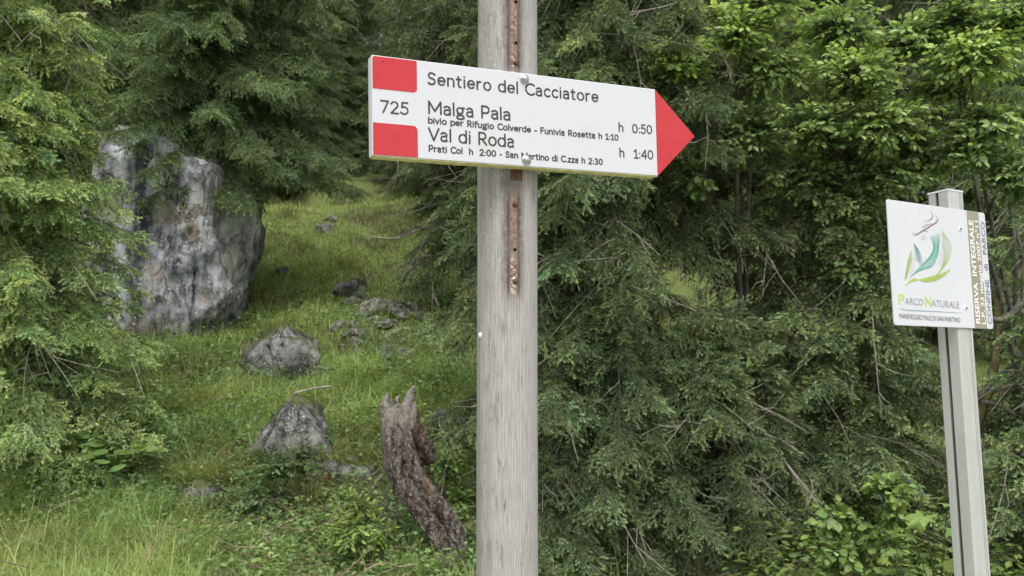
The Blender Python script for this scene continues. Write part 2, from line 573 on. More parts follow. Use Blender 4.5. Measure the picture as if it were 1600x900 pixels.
def stamp_sprays(g, lod, D, P, S, old, young, yk, rng, roll=.45):
    """D (N,3) directions, P (N,3), S (N,) scale."""
    N = len(P)
    D = D / (np.linalg.norm(D, axis=1)[:, None] + 1e-9)
    up = np.tile([0, 0, 1.0], (N, 1)) + rng.normal(size=(N, 3)) * roll
    Yv = np.cross(up, D); Yv /= np.linalg.norm(Yv, axis=1)[:, None] + 1e-9
    Zv = np.cross(D, Yv)
    M = np.stack([D, Yv, Zv], -1) * S[:, None, None]
    which = rng.integers(0, len(SPRAYS[lod]), N)
    bright = rng.lognormal(0, .22, N)[:, None]
    hue = rng.normal(0, .08, N)[:, None]
    yk_i = np.clip(yk + rng.normal(0, .3, N), 0, 1)[:, None]
    for t, (tv, tf, ty, tw) in enumerate(SPRAYS[lod]):
        k = np.where(which == t)[0]
        if not len(k):
            continue
        n = len(tv)
        V = np.einsum('nij,kj->nki', M[k], tv) + P[k][:, None, :]
        y = (ty[None] * yk_i[k])[..., None]
        C = (old * (1 - y) + young * y) * bright[k][:, None, :]
        C = C * (1 + hue[k][:, None, :] * np.array([1.0, .15, -.6]))
        C = np.clip(np.where(tw[None, :, None] > .5, WOODC, C), 0, .75)
        F = (tf[None] + (np.arange(len(k)) * n)[:, None, None]).reshape(-1, 3)
        g.add(V.reshape(-1, 3), F, C.reshape(-1, 3))


def spruce(name, label, base, height, crown0, reach, lod, seed, old, young, yk=.6, droop=.55, dens=1.0, gap=.32, per=5,
           trunk_r=.12, lean=(0, 0), dead=0, group=None, zmax=None, upturn=.35, one_mesh_at=None, aim=None, asym=None):
    """a Norway spruce: trunk with limbs, drooping boughs carrying branchlets with needles, dead grey twigs inside."""
    rng = np.random.default_rng(seed)
    root = thing(name, label, 'spruce tree', base, group)
    gt, gc, gd = Geo(), Geo(), Geo()
    zs = np.linspace(-.3, height, 26)
    ax = lambda z: np.array([lean[0] * z + .04 * math.sin(z * .8 + seed), lean[1] * z + .04 * math.cos(z * .9), z])
    tube(gt, [ax(z) for z in zs], [trunk_r * max(.05, 1 - z / height * .97) * (1 + .5 * math.exp(-max(z, 0) * 4)) for z in zs], 14)
    Ds, Ps, Ss = [], [], []
    z = crown0
    while z < height - .15:
        rel = (z - crown0) / (height - crown0)
        Lb = reach * (1 - rel) ** .75 * (1 if rel > .06 else .9)
        for k in range(per):
            az = rng.uniform(0, 2 * math.pi)
            if aim is not None and rng.random() < .35:
                az = aim + rng.normal(0, .6)
            L = Lb * rng.uniform(.62, 1.12) + .12
            if asym is not None:
                L *= 1 + asym[1] * math.cos(az - asym[0])
            zz = z + rng.uniform(-gap / 2, gap / 2)
            p0 = ax(zz)
            h = np.array([math.cos(az), math.sin(az), 0]); sdv = np.array([-h[1], h[0], 0])
            dr = droop * rng.uniform(.7, 1.3) * (1 - .55 * rel); up0 = .10 + .35 * rel
            bend = rng.normal(0, .12)
            curve = lambda t: p0 + h * L * t * (1 - .08 * t) + sdv * L * bend * t * t + np.array([0, 0, L * (up0 * t - (dr + up0) * t ** 1.7 + dr * upturn * t ** 4)])
            ts = np.linspace(0, 1, 9)
            C = np.array([curve(t) for t in ts])
            tube(gt, C, (.005 + .007 * L) * (1 - ts * .9), 5, caps=False)
            st = {'near': .082, 'mid': .105, 'far': .18}[lod] / dens
            nb = max(3, int(L * .85 / st))
            for i in range(nb):
                t = .16 + .84 * (i + rng.random() * .6) / nb
                p = curve(t); tg = curve(min(1, t + .02)) - curve(t - .02); tg /= np.linalg.norm(tg)
                s_l = min(.75, L * .36 * (1 - t) + .13) * rng.uniform(.7, 1.15)
                for sg in (-1, 1):
                    a = math.radians(rng.uniform(45, 75)) * sg
                    hd = tg * math.cos(a) + np.cross([0, 0, 1.0], tg) * math.sin(a)
                    hd[2] -= rng.uniform(.15, .55) + .6 * droop * (1 - t)
                    hd /= np.linalg.norm(hd)
                    unit = {'near': .19, 'mid': .23, 'far': .36}[lod]
                    ns = max(1, int(round(s_l / unit)))
                    for q in range(ns):
                        o = s_l * q / ns
                        d = hd + np.array([0, 0, -.25 * q]) + rng.normal(size=3) * .12
                        if q < ns - 1:
                            d = d + np.cross([0, 0, 1.0], hd) * (.5 if (i + q) % 2 else -.5)
                        Ds.append(d); Ps.append(p + hd * o + np.array([0, 0, -.12 * o * o])); Ss.append(rng.uniform(.75, 1.15) * min(1.0, s_l / unit * 1.2 if ns == 1 else 1.0))
            for i in range(nb):
                t = .2 + .78 * (i + rng.random()) / nb
                Ds.append(curve(min(1, t + .05)) - curve(t) + rng.normal(size=3) * .008 + np.array([0, 0, .012])); Ps.append(curve(t) + np.array([0, 0, .012])); Ss.append(rng.uniform(.6, .9))
            Ds.append(curve(1.0) - curve(.93) + np.array([0, 0, .01])); Ps.append(curve(.96)); Ss.append(.95)
            if dead and rng.random() < dead and rel < .6:
                for q in range(rng.integers(2, 6)):
                    t = rng.uniform(.3, .95); p = curve(t)
                    d = h * rng.uniform(-.2, .8) + sdv * rng.normal(0, .7) + np.array([0, 0, rng.uniform(-1.1, .1)])
                    l = rng.uniform(.2, .6)
                    w1 = rng.normal(size=3) * .12
                    pts = [p + d * l * u + w1 * u * u + np.array([0, 0, -.15 * u * u]) for u in np.linspace(0, 1, 5)]
                    tube(gd, pts, [.0046, .004, .0034, .0026, .0013], 3, caps=False)
                    for r in range(rng.integers(1, 5)):
                        u = rng.uniform(.3, .9); b = p + d * l * u + w1 * u * u + np.array([0, 0, -.15 * u * u])
                        e = b + (d + rng.normal(size=3) * .8) * l * rng.uniform(.2, .45)
                        tube(gd, [b, (b + e) / 2 + rng.normal(size=3) * .015, e], [.0026, .002, .001], 3, caps=False)
        z += gap * rng.uniform(.8, 1.2) * (1 - .4 * rel)
    D, P, S = np.array(Ds), np.array(Ps), np.array(Ss)
    if lod != 'far':                                     # fewer branchlets well outside the view
        u, v, dep = proj(P + np.array(base))
        m = 1.3 / np.maximum(dep, 1) * F_PX
        inside = (u > -m) & (u < 1600 + m) & (v > -m) & (v < 900 + m)
        back = P[:, 1] > .5
        keep = rng.random(len(P)) < np.where(inside, np.where(back, .4, 1.0), .22)
        S = np.where(inside, S, S * 1.35)
        D, P, S = D[keep], P[keep], S[keep]
    stamp_sprays(gc, lod, D, P, S, np.array(old), np.array(young), yk, rng)
    gt.obj('trunk', M_BARK, root, smooth=True)
    gc.obj('crown', M_NEEDLE, root)
    if gd.n:
        gd.obj('dead_twigs', M_TWIG, root)
    return root


def stand(px, Y):
    x = (px - 800) / F_PX * Y
    return np.array([x, Y, float(H(x, Y))])


OLD_A, YNG_A = (.27, .375, .15), (.66, .83, .36)     # left, fresh
OLD_B, YNG_B = (.155, .225, .115), (.43, .56, .27)     # dark
OLD_C, YNG_C = (.10, .145, .075), (.37, .475, .21)


def build_spruces():
    spruce('spruce_tree', 'fresh light green spruce filling the left edge beside the grey outcrop', stand(-30, 6.9), 7.5, .25, 1.55, 'near', 1,
           OLD_A, YNG_A, .75, .55, 1.0, .25, 8, .13, dead=.35, aim=-.7)
    spruce('spruce_tree', 'dark green spruce growing on the grey outcrop with boughs drooping over its face', np.array([(335 - 800) / F_PX * 11.0, 11.0, 3.75]), 9.5, .25, 1.85, 'mid', 2,
           OLD_B, YNG_B, .55, .6, 1.15, .27, 8, .16, dead=.15, aim=-1.5, asym=(-.6, .16))
    spruce('spruce_tree', 'spruce with bare grey lower twigs hanging just left of the wooden post', stand(745, 10.8), 10, .9, 1.25, 'mid', 3,
           OLD_C, YNG_C, .5, .75, 1.0, .29, 7, .14, dead=.8, aim=-1.5)
    spruce('spruce_tree', 'large drooping dark spruce filling the view right of the wooden post', stand(955, 6.9), 11, -.3, 1.5, 'near', 4,
           OLD_C, YNG_C, .6, .7, 1.0, .27, 8, .15, dead=.6, aim=-1.65, asym=(-1.6, .38))
    spruce('spruce_tree', 'spruce with tiered boughs between the big drooping spruce and the park sign', stand(1290, 6.6), 3.4, .0, 1.4, 'near', 5,
           OLD_C, YNG_A, .55, .5, 1.0, .27, 7, .10, dead=.5, aim=-1.8)
    spruce('spruce_tree', 'small young spruce at the bottom edge just right of the wooden post', stand(915, 5.9), 1.75, .05, .85, 'near', 8,
           OLD_C, YNG_C, .6, .6, 1.0, .2, 7, .035, dead=.5, aim=-1.6)
    spruce('spruce_tree', 'small young spruce at the foot of the big drooping one', stand(1110, 5.9), 1.7, .0, .85, 'near', 9,
           OLD_C, YNG_C, .6, .6, 1.0, .2, 7, .035, dead=.5, aim=-1.6)
    spruce('spruce_tree', 'young green spruce cut by the right edge beside the park sign post', stand(1665, 5.3), 2.6, .15, .85, 'near', 6,
           OLD_B, YNG_A, .5, .35, 1.0, .22, 6, .05, dead=.3, aim=-2.2)
    spruce('spruce_tree', 'dark spruce in the shade directly behind the park sign', stand(1480, 9.6), 8, .1, 1.5, 'mid', 7,
           OLD_B, YNG_B, .5, .5, .9, .34, 5, .13, dead=.6, aim=-1.6)
    grp = 'spruces of the wood on the slope behind'
    protos = []
    for k, (hh, c0, rch) in enumerate(((13, .8, 2.5), (14, 2.6, 2.3), (11, .5, 2.2))):
        protos.append((hh, c0, rch))
    spots = [  # px, distance, prototype
        (830, 17.5, 0), (850, 20, 2), (690, 30, 0), (800, 15, 1), (530, 35, 2), (745, 25, 0), (790, 23, 1), (860, 20, 0), (930, 14, 1),
        (1110, 15.5, 1), (1235, 13.5, 1), (1180, 21, 0), (1330, 17, 2), (1420, 14, 1), (1530, 16, 0), (1640, 13, 1), (190, 17, 0), (100, 15, 2), (270, 22, 1), (0, 13, 0),
        (1020, 24, 0), (1100, 28, 2), (1260, 27, 0), (1400, 24, 0), (1560, 25, 2), (1680, 20, 0), (380, 30, 2), (470, 33, 0), (550, 36, 0), (640, 33, 2), (740, 32, 0), (600, 40, 1), (460, 38, 0), (405, 33, 2), (560, 40, 0), (700, 42, 0), (820, 42, 1), (380, 42, 0), (520, 46, 2), (1000, 40, 0), (1150, 38, 1), (1320, 38, 0), (300, 34, 0), (140, 33, 0), (830, 30, 0), (930, 33, 0), (200, 26, 0), (80, 23, 0), (-80, 18, 2)]
    made = {}
    rng = random.Random(3)
    for px, Y, k in spots:
        b = stand(px, Y)
        if k not in made:
            hh, c0, rch = protos[k]
            made[k] = spruce('spruce_tree', 'dark spruce among others in the wood on the far slope', (0, 0, 0), hh, c0, rch, 'far', 50 + k,
                             (.16, .21, .105), (.27, .34, .16), .5, .6, 1.0, .36, 6, .15, group=grp)
            o = made[k]
        else:
            s = made[k]
            o = s.copy(); COL.objects.link(o)
            for ch in s.children:
                c = ch.copy(); COL.objects.link(c); c.parent = o
        o.location = b
        o.rotation_euler = (0, 0, rng.uniform(0, 6.28))
        sc = rng.uniform(.85, 1.2)
        o.scale = (sc, sc, sc)


build_spruces()


# ------------------------------------------------------------------ broad leaves
def leaf_shape(w=.5, fold=.10, curl=.18):
    xs = [0, .22, .5, .78, 1.0]; ws = [.03, .62, 1.0, .62, .0]
    V = []
    for x, a in zip(xs, ws):
        z = -curl * x * x
        V += [(x, -a * w / 2, z + fold * a * .5), (x, 0, z), (x, a * w / 2, z + fold * a * .5)]
    F = []
    for k in range(4):
        b = 3 * k
        F += [(b, b + 3, b + 4, b + 1), (b + 1, b + 4, b + 5, b + 2)]
    return np.array(V), np.array(F)


def lobed_shape(lobes=5):
    """maple-like or palmate leaf lying around its stalk."""
    pts = [(0, 0)]
    for k in range(lobes):
        a = math.radians(-100 + 200 * k / (lobes - 1))
        r = 1.0 - .28 * abs(k - (lobes - 1) / 2) / ((lobes - 1) / 2)
        am = a - math.radians(100 / (lobes - 1))
        if k:
            pts.append((.45 * math.cos(am), .45 * math.sin(am)))
        for da, q in ((-.16, .75), (0, 1.0), (.16, .75)):
            pts.append((r * q * math.cos(a + da), r * q * math.sin(a + da)))
    V = np.array([(x, y, -.12 * (x * x + y * y)) for x, y in pts])
    F = np.array([(0, i, i + 1) for i in range(1, len(V) - 1)])
    return V, F


LEAF = leaf_shape(.52)
LEAF_ROUND = leaf_shape(.72)
LEAF_THIN = leaf_shape(.28)
LOBED = lobed_shape()


def frames(D, up):
    D = D / (np.linalg.norm(D, axis=1)[:, None] + 1e-9)
    Yv = np.cross(up, D); Yv /= np.linalg.norm(Yv, axis=1)[:, None] + 1e-9
    return np.stack([D, Yv, np.cross(D, Yv)], -1)


def put_leaves(g, shape, P, D, S, col, rng, tilt=.5, var=.18):
    N = len(P)
    M = frames(D, np.tile([0, 0, 1.0], (N, 1)) + rng.normal(size=(N, 3)) * tilt) * np.asarray(S)[:, None, None]
    c = np.asarray(col) * rng.lognormal(0, var, N)[:, None] * (1 + rng.normal(0, .07, N)[:, None] * np.array([1.2, .1, -.5]))
    g.stamp(shape[0], shape[1], M, P, c)


def broadleaf(name, label, base, clumps, seed, leaf=.06, col=(.05, .09, .026), tipcol=(.10, .16, .04), stems=4, twigs=60, stem_r=.03, cat='shrub', mat=None, shape=LEAF, lpt=13):
    """a shrub: stems from the base to leaf clumps (centre, radii); twigs in each clump carry alternating leaves."""
    rng = np.random.default_rng(seed)
    root = thing(name, label, cat, base)
    gt, gc = Geo(), Geo()
    base = np.array(base)
    P, D, S, T = [], [], [], []
    cs = [np.array(c[0]) - base for c in clumps]
    order = np.argsort([-c[2] for c in cs])
    skel = []
    for k in range(min(stems, len(cs))):                    # a few stems rise from the ground, each clump branches off one of them
        e = cs[order[k]] + np.array([0, .15, .1])
        b0 = np.array([rng.normal(0, .10), rng.normal(0, .10), -.1])
        mid = np.array([b0[0] * .6 + e[0] * .4, b0[1] * .6 + e[1] * .4 + .1, e[2] * .55]) + rng.normal(size=3) * .08
        ts = np.linspace(0, 1, 16)[:, None]
        st = b0 * (1 - ts) ** 2 + 2 * mid * ts * (1 - ts) + e * ts ** 2
        st = st + np.cumsum(rng.normal(size=st.shape) * .012, 0)
        tube(gt, st, stem_r * (1 - .75 * ts[:, 0]), 8)
        skel.append(st)
    skel = np.concatenate(skel)
    for ci, (c, r, nt, tp) in enumerate(clumps):
        c = cs[ci]; r = np.array(r)
        dist = np.linalg.norm(skel - c, axis=1) + 3 * np.maximum(0, skel[:, 2] - c[2] + .15)
        b0 = skel[np.argmin(dist)]
        mid = b0 * .5 + c * .5 + np.array([0, 0, .12]) + rng.normal(size=3) * .06
        ts = np.linspace(0, 1, 10)[:, None]
        st = b0 * (1 - ts) ** 2 + 2 * mid * ts * (1 - ts) + c * ts ** 2
        tube(gt, st, stem_r * .45 * (1 - .75 * ts[:, 0]), 6)
        for k in range(int(nt * 1.05)):
            q = rng.normal(size=3); q /= np.linalg.norm(q)
            e = c + q * r * rng.random() ** .4
            s0 = st[rng.integers(3, 10)]
            d = e - s0; L = np.linalg.norm(d)
            if L < .05:
                continue
            m = (s0 + e) / 2 + np.array([0, 0, .08 * L]) + rng.normal(size=3) * .05 * L
            tt = np.linspace(0, 1, 6)[:, None]
            tw = s0 * (1 - tt) ** 2 + 2 * m * tt * (1 - tt) + e * tt ** 2
            tube(gt, tw, np.linspace(.004 + .004 * L, .0012, 6), 4, caps=False)
            dd = e - m; dd /= np.linalg.norm(dd)
            fl = min(L * .75, .34)
            for i in range(lpt):
                u = (i + rng.random() * .5) / lpt
                p = e - dd * fl * (1 - u)
                sd_ = np.cross(dd, [0, 0, 1.0]); sd_ /= np.linalg.norm(sd_) + 1e-9
                sg = 1 if i % 2 else -1
                dv = dd * (.45 + .7 * u) + sd_ * sg * .8 + np.array([0, 0, rng.normal(-.15, .3)])
                P.append(p + sd_ * sg * .008); D.append(dv); S.append(leaf * rng.uniform(.6, 1.15) * (1 - .25 * u)); T.append(np.clip(tp * (.3 + u) + rng.normal(0, .15), 0, 1))
    P, D, S, T = np.array(P), np.array(D), np.array(S), np.array(T)[:, None]
    put_leaves(gc, shape, P, D, S, np.array(col) * (1 - T) + np.array(tipcol) * T, rng, .55)
    gt.obj('trunk', mat or M_BARK_GREY, root, smooth=True)
    gc.obj('crown', M_LEAF, root)
    return root


def clump(px, py, Y, w, h, nt, tp, dy=.35):
    return (at(px, py, Y), (w / F_PX * Y, dy, h / F_PX * Y), nt, tp)


def build_shrubs():
    broadleaf('broadleaf_tree', 'leafy broadleaf tree whose bright sprays rise behind the red arrow tip', stand(1150, 6.9),
              [clump(1060, 100, 5.8, 70, 40, 60, .9), clump(1030, 150, 6.0, 45, 45, 32, .4), clump(1150, 45, 5.7, 75, 50, 80, .8), clump(1110, 215, 6.0, 65, 60, 56, .35),
               clump(1210, 110, 5.8, 75, 65, 90, .4), clump(1200, 5, 5.7, 80, 45, 60, .5), clump(1085, 275, 6.0, 50, 45, 30, .25), clump(1180, 210, 6.0, 70, 60, 70, .3)],
              31, .075,(.155, .23, .10), (.44, .57, .19), stems=3)
    broadleaf('broadleaf_tree', 'spreading broadleaf tree with dull green leaves above left of the park sign', stand(1390, 6.9),
              [clump(1340, 115, 5.6, 95, 55, 130, .6), clump(1270, 195, 5.7, 80, 45, 90, .45), clump(1390, 190, 5.6, 90, 60, 120, .5), clump(1310, 40, 5.8, 85, 50, 110, .45),
               clump(1250, 270, 6.0, 70, 55, 60, .35), clump(1390, 275, 5.8, 75, 55, 80, .3), clump(1430, 60, 5.7, 80, 55, 110, .5), clump(1330, 330, 6.0, 80, 45, 70, .25), clump(1340, 420, 6.0, 70, 50, 70, .25), clump(1440, 240, 5.8, 60, 50, 60, .3)],
              32, .070,(.155, .23, .10), (.44, .57, .19), stems=3)
    broadleaf('broadleaf_tree', 'broadleaf tree with crooked grey stems in the upper right corner', stand(1600, 6.4),
              [clump(1530, 90, 5.4, 90, 50, 130, .8), clump(1580, 30, 5.4, 80, 45, 100, .5), clump(1500, 20, 5.6, 75, 40, 80, .45), clump(1545, 190, 5.5, 85, 60, 110, .45), clump(1500, 240, 5.6, 60, 50, 66, .35),
               clump(1590, 270, 5.5, 60, 60, 80, .3), clump(1470, 130, 5.7, 55, 45, 60, .45)], 33, .068,(.155, .23, .10), (.44, .57, .19), stems=3)
    broadleaf('broadleaf_sapling', 'broadleaf sapling with grey green leaves amid the spruce boughs right of the post', stand(1170, 6.5),
              [clump(1130, 560, 5.9, 60, 30, 34, .35), clump(1190, 590, 5.8, 60, 35, 44, .45), clump(1150, 640, 5.9, 55, 35, 34, .3), clump(1090, 580, 5.9, 30, 25, 14, .3)], 34, .065, (0.096, 0.147, 0.072), (0.176, 0.240, 0.096), stem_r=.012)
    broadleaf('broadleaf_sapling', 'light green leafy sapling in front of the dark boughs below the park sign', stand(1400, 4.9),
              [clump(1390, 765, 4.6, 42, 28, 26, .9, .15), clump(1400, 810, 4.6, 40, 25, 20, .7, .15), clump(1300, 815, 4.7, 38, 40, 26, .7, .15), clump(1310, 870, 4.6, 40, 35, 24, .6, .15), clump(1385, 855, 4.5, 40, 30, 22, .6, .15)],
              35, .066, (0.120, 0.192, 0.056), (0.240, 0.336, 0.096), stem_r=.008, shape=LEAF_ROUND, lpt=9)
    broadleaf('leafy_bush', 'bright green leafy bush squeezed between the dead stump and the wooden post', G(715, 880),
              [clump(700, 725, 6.1, 38, 35, 46, .8, .2), clump(720, 790, 6.0, 36, 50, 60, .8, .2), clump(705, 680, 6.3, 30, 30, 26, .5, .2), clump(690, 860, 5.6, 50, 35, 46, .9, .2), clump(735, 850, 5.8, 25, 40, 30, .6, .2)],
              36, .055, (0.120, 0.200, 0.048), (0.240, 0.344, 0.080), stem_r=.008, lpt=9)
    broadleaf('leafy_bush', 'pale yellow green bush with pointed leaves left of the stump foot', G(560, 895),
              [clump(545, 830, 5.3, 55, 45, 60, .9, .25), clump(600, 850, 5.3, 30, 40, 24, .7, .2), clump(560, 790, 5.4, 40, 30, 30, 1.0, .2)],
              37, .058, (0.136, 0.208, 0.048), (0.272, 0.368, 0.088), stem_r=.008, lpt=9, shape=leaf_shape(.4))
    broadleaf('leafy_bush', 'dark green low bush growing against the foot of the lichened boulder', G(440, 800),
              [clump(430, 735, 6.3, 60, 40, 50, .3, .2), clump(385, 785, 6.1, 60, 35, 50, .3, .2), clump(475, 715, 6.3, 40, 35, 30, .3, .2), clump(330, 800, 6.0, 50, 30, 34, .3, .2)],
              38, .048, (.10, .165, .06), (.18, .26, .085), stem_r=.008)


build_shrubs()


# ------------------------------------------------------------------ dead wood: stump, curved limbs, sticks
def roughen(o, amp, freq, seed, stretch=(1, 1, .35)):
    me = o.data
    n = len(me.vertices); co = np.empty(n * 3); me.vertices.foreach_get('co', co); co = co.reshape(-1, 3)
    no = np.empty(n * 3); me.vertices.foreach_get('normal', no); no = no.reshape(-1, 3)
    off = Vector((seed * 3.1, seed * 1.7, seed))
    d = np.array([noise.fractal(Vector(c * np.array(stretch) * freq) + off, .8, 2.2, 5) for c in co])
    co = co + no * (d * amp)[:, None]
    me.vertices.foreach_set('co', co.ravel()); me.update()


def remeshed(name, g, mat, voxel, parent=None):
    o = g.obj(name, mat)
    m = o.modifiers.new('r', 'REMESH'); m.mode = 'VOXEL'; m.voxel_size = voxel
    dg = bpy.context.evaluated_depsgraph_get()
    me = bpy.data.meshes.new_from_object(o.evaluated_get(dg))
    bpy.data.objects.remove(o)
    me.name = name
    me.materials.clear(); me.materials.append(mat)
    me.polygons.foreach_set('use_smooth', np.ones(len(me.polygons), bool))
    return link(name, me, parent)


def stump_material():
    t = NT('stump wood')
    a = t.noise(t.coord((28, 28, 5)), 1.3, 8, .65, .5)
    b = t.noise(t.coord((6, 6, 4)), 1.5, 5)
    sp = t.noise(t.coord((40, 40, 40)), 1.4, 3)
    sep = t.n('ShaderNodeSeparateXYZ'); t.t.links.new(t.coord(), sep.inputs[0])
    bark = t.mix(t.step(a, .36, .66), (.035, .027, .023), (.215, .18, .16))
    bark = t.mix(t.math('MULTIPLY', t.step(sp, .58, .64), .7), bark, (.34, .29, .27))
    wood = t.mix(a, (.12, .095, .075), (.40, .37, .34))
    c = t.mix(t.step(t.math('ADD', sep.outputs['Z'], t.math('MULTIPLY', b, .5)), .98, 1.22), bark, wood)
    c = t.mix(t.math('MULTIPLY', t.step(b, .62, .68), .6), c, (.15, .085, .04))
    t.bump(t.math('ADD', a, t.math('MULTIPLY', sp, .3)), 1.0, .03)
    return t.done(c, .85, 0, .25)


def build_deadwood():
    base = G(706, 893); Y = base[1]
    root = thing('dead_stump', 'leaning weathered dead stump with a splintered forked top', 'tree stump', base)
    L = lambda px, py, dy=0.0: at(px, py, Y + dy) - base
    g = Geo()
    tube(g, [L(702, 915), L(696, 872), L(682, 830), L(658, 795), L(632, 760), L(616, 725), L(611, 690), L(611, 655), L(613, 640)], [.075, .070, .066, .064, .064, .064, .060, .056, .042], 14)
    tube(g, [L(730, 905, .0), L(721, 868, .0), L(706, 825, .0), L(685, 790, .0), L(661, 757, .0), L(643, 722, .0), L(636, 690, .0), L(632, 660, .0)], [.060, .056, .052, .050, .048, .046, .042, .03], 12)
    tube(g, [L(613, 690), L(606, 655), L(602, 632), L(604, 621), L(608, 612)], [.046, .042, .034, .022, .004], 9)
    tube(g, [L(618, 680, .03), L(619, 650, .04), L(620, 634, .04), L(624, 618, .04)], [.046, .042, .030, .004], 9)
    tube(g, [L(628, 695), L(632, 660), L(636, 634), L(641, 618), L(647, 604)], [.044, .044, .036, .022, .005], 9)
    tube(g, [L(640, 670, .01), L(645, 645, .01), L(649, 628, .02)], [.036, .026, .004], 8)
    tube(g, [L(616, 660, -.01), L(616, 642, -.02), L(614, 632, -.02)], [.03, .02, .004], 8)
    tube(g, [L(612, 692), L(598, 690, -.03)], [.028, .022], 8)
    tube(g, [L(665, 770), L(672, 800, -.05), L(664, 822, -.07)], [.02, .016, .008], 7)
    for a in range(6):
        aa = a * 1.05 + .3
        tube(g, [L(705, 870), L(705, 880) + np.array([.14 * math.cos(aa), .14 * math.sin(aa), -.03]), L(705, 890) + np.array([.3 * math.cos(aa), .3 * math.sin(aa), -.12])], [.06, .045, .02], 8)
    gf = Geo()
    tube(gf, [L(632, 640, .05), L(645, 662, .04), L(660, 690, .03), L(669, 712, .02), L(668, 738, .02)], [.02, .045, .058, .055, .02], 10)
    tube(gf, [L(640, 690, .04), L(650, 720, .03), L(656, 745, .02)], [.05, .045, .012], 9)
    of = remeshed('bark_flap', gf, bark_material('dark torn bark', (.022, .016, .013), (.115, .082, .066), (.20, .15, .12), (26, 26, 7)), .008, root)
    roughen(of, .040, 26, 8, (1, 1, .4)); roughen(of, .014, 70, 3)
    o = remeshed('trunk', g, stump_material(), .007, root)
    path = np.array([L(*q) for q in ((712, 915), (708, 870), (693, 827), (670, 792), (645, 758), (628, 723), (622, 690), (621, 650), (624, 600))])
    tt = np.linspace(0, 8, 161); path = np.stack([np.interp(tt, np.arange(9), path[:, a]) for a in range(3)], 1)
    me = o.data; co = np.array([v.co for v in me.vertices]); no = np.array([v.normal for v in me.vertices])
    k = np.argmin(((co[:, None] - path[None]) ** 2).sum(2), 1); sl = k / 160 * 1.25
    dv = co - path[k]; an = np.arctan2(dv[:, 1], dv[:, 0]) + 1.6 * sl
    d = np.array([noise.fractal(Vector((2.2 * math.cos(a), 2.2 * math.sin(a), s_ * 1.1)), .7, 2.1, 4) * .016 + noise.fractal(Vector((8 * math.cos(a), 8 * math.sin(a), s_ * 5)), .7, 2.1, 4) * .010 for a, s_ in zip(an, sl)])
    me.vertices.foreach_set('co', (co + no * d[:, None]).ravel()); me.update()
    roughen(o, .008, 45, 5, (1, 1, .6))
    # the curved dead limb behind the park post and the mossy crooked limbs at the right edge
    rng = np.random.default_rng(9)

    def limb(name, pts, r, label, mat, twigs=0, sides=9, amp=.008, cat='dead branch', group=None):
        P = np.array(pts); b = P[0].copy()
        n = 5 * len(P); t = np.linspace(0, len(P) - 1, n); k = np.clip(t.astype(int), 0, len(P) - 2); u = (t - k)[:, None]
        pm = P[np.maximum(k - 1, 0)]; p0 = P[k]; p1 = P[k + 1]; p2 = P[np.minimum(k + 2, len(P) - 1)]
        C = .5 * (2 * p0 + (p1 - pm) * u + (2 * pm - 5 * p0 + 4 * p1 - p2) * u ** 2 + (3 * p0 - pm - 3 * p1 + p2) * u ** 3) - b
        gg = Geo()
        R = np.interp(np.linspace(0, 1, n), np.linspace(0, 1, len(r)), r)
        tube(gg, C, R, sides)
        for q in range(twigs):
            i = rng.integers(n // 3, n); d = rng.normal(size=3) + np.array([0, -.2, -.35]); d /= np.linalg.norm(d)
            l = rng.uniform(.08, .3) * (1 + r[0] * 3)
            pts2 = [C[i] + d * l * v + rng.normal(size=3) * .012 * v for v in np.linspace(0, 1, 4)]
            tube(gg, pts2, [.004, .003, .002, .001], 4, caps=False)
        o = gg.obj(name, mat, smooth=True); o.location = b
        if amp:
            roughen(o, amp, 22, int(rng.integers(99)), (1, 1, 1))
        return tag(o, label, cat, group)

    Yd = 6.6
    limb('dead_branch', [at(1340, 655, Yd + .5), at(1385, 640, Yd + .2), at(1420, 618, Yd), at(1450, 598, Yd - .05), at(1490, 606, Yd), at(1530, 640, Yd + .1)], [.05, .045, .042, .036, .03, .012],
         'thick curved dead limb reaching out of the shade behind the aluminium post', M_BARK_GREY, 26)
    limb('dead_branch', [at(1600, 470, 5.2), at(1580, 492, 5.2), at(1556, 500, 5.2), at(1535, 480, 5.2)], [.02, .024, .02, .012], 'pale crooked dead branch curling at right edge of park sign', M_BARK_GREY, 8)
    limb('dead_branch', [at(1520, 690, 5.5), at(1540, 620, 5.4), at(1556, 560, 5.4), at(1560, 500, 5.5), at(1552, 450, 5.6)], [.035, .032, .028, .02, .012], 'mossy upright dead stem just right of the aluminium post', bark_material('mossy bark', (.05, .045, .02), (.15, .13, .07), (.20, .18, .05), lich=.5), 10)
    limb('dead_branch', [at(1530, 620, 5.4), at(1570, 580, 5.3), at(1610, 555, 5.2)], [.016, .012, .01], 'thin grey dead branch rising to the right edge', M_BARK_GREY, 6, amp=.003)
    limb('dead_branch', [at(1535, 628, 5.4), at(1560, 632, 5.3), at(1590, 650, 5.2)], [.014, .012, .006], 'short grey dead branch falling toward the right edge', M_BARK_GREY, 4, amp=.003)
    limb('dead_branch', [at(1610, 345, 5.0), at(1590, 362, 5.0), at(1598, 400, 5.0), at(1596, 470, 5.1)], [.006, .006, .006, .004], 'bare forked grey twig right of the striped sign edge', M_BARK_GREY, 6, 6, .001)
    limb('dead_branch', [at(1480, 105, 6.0), at(1468, 85, 6.0), at(1480, 72, 5.9), at(1500, 75, 5.9)], [.007, .007, .006, .004], 'hooked grey branch showing among leaves at upper right', M_BARK_GREY, 2, 6, .001)
    limb('dead_branch', [at(1235, 290, 6.6), at(1290, 265, 6.6), at(1330, 290, 6.6), at(1350, 350, 6.8)], [.012, .018, .022, .026], 'arched brown limb in the shade left of the park sign', M_BARK_GREY, 14, amp=.004)
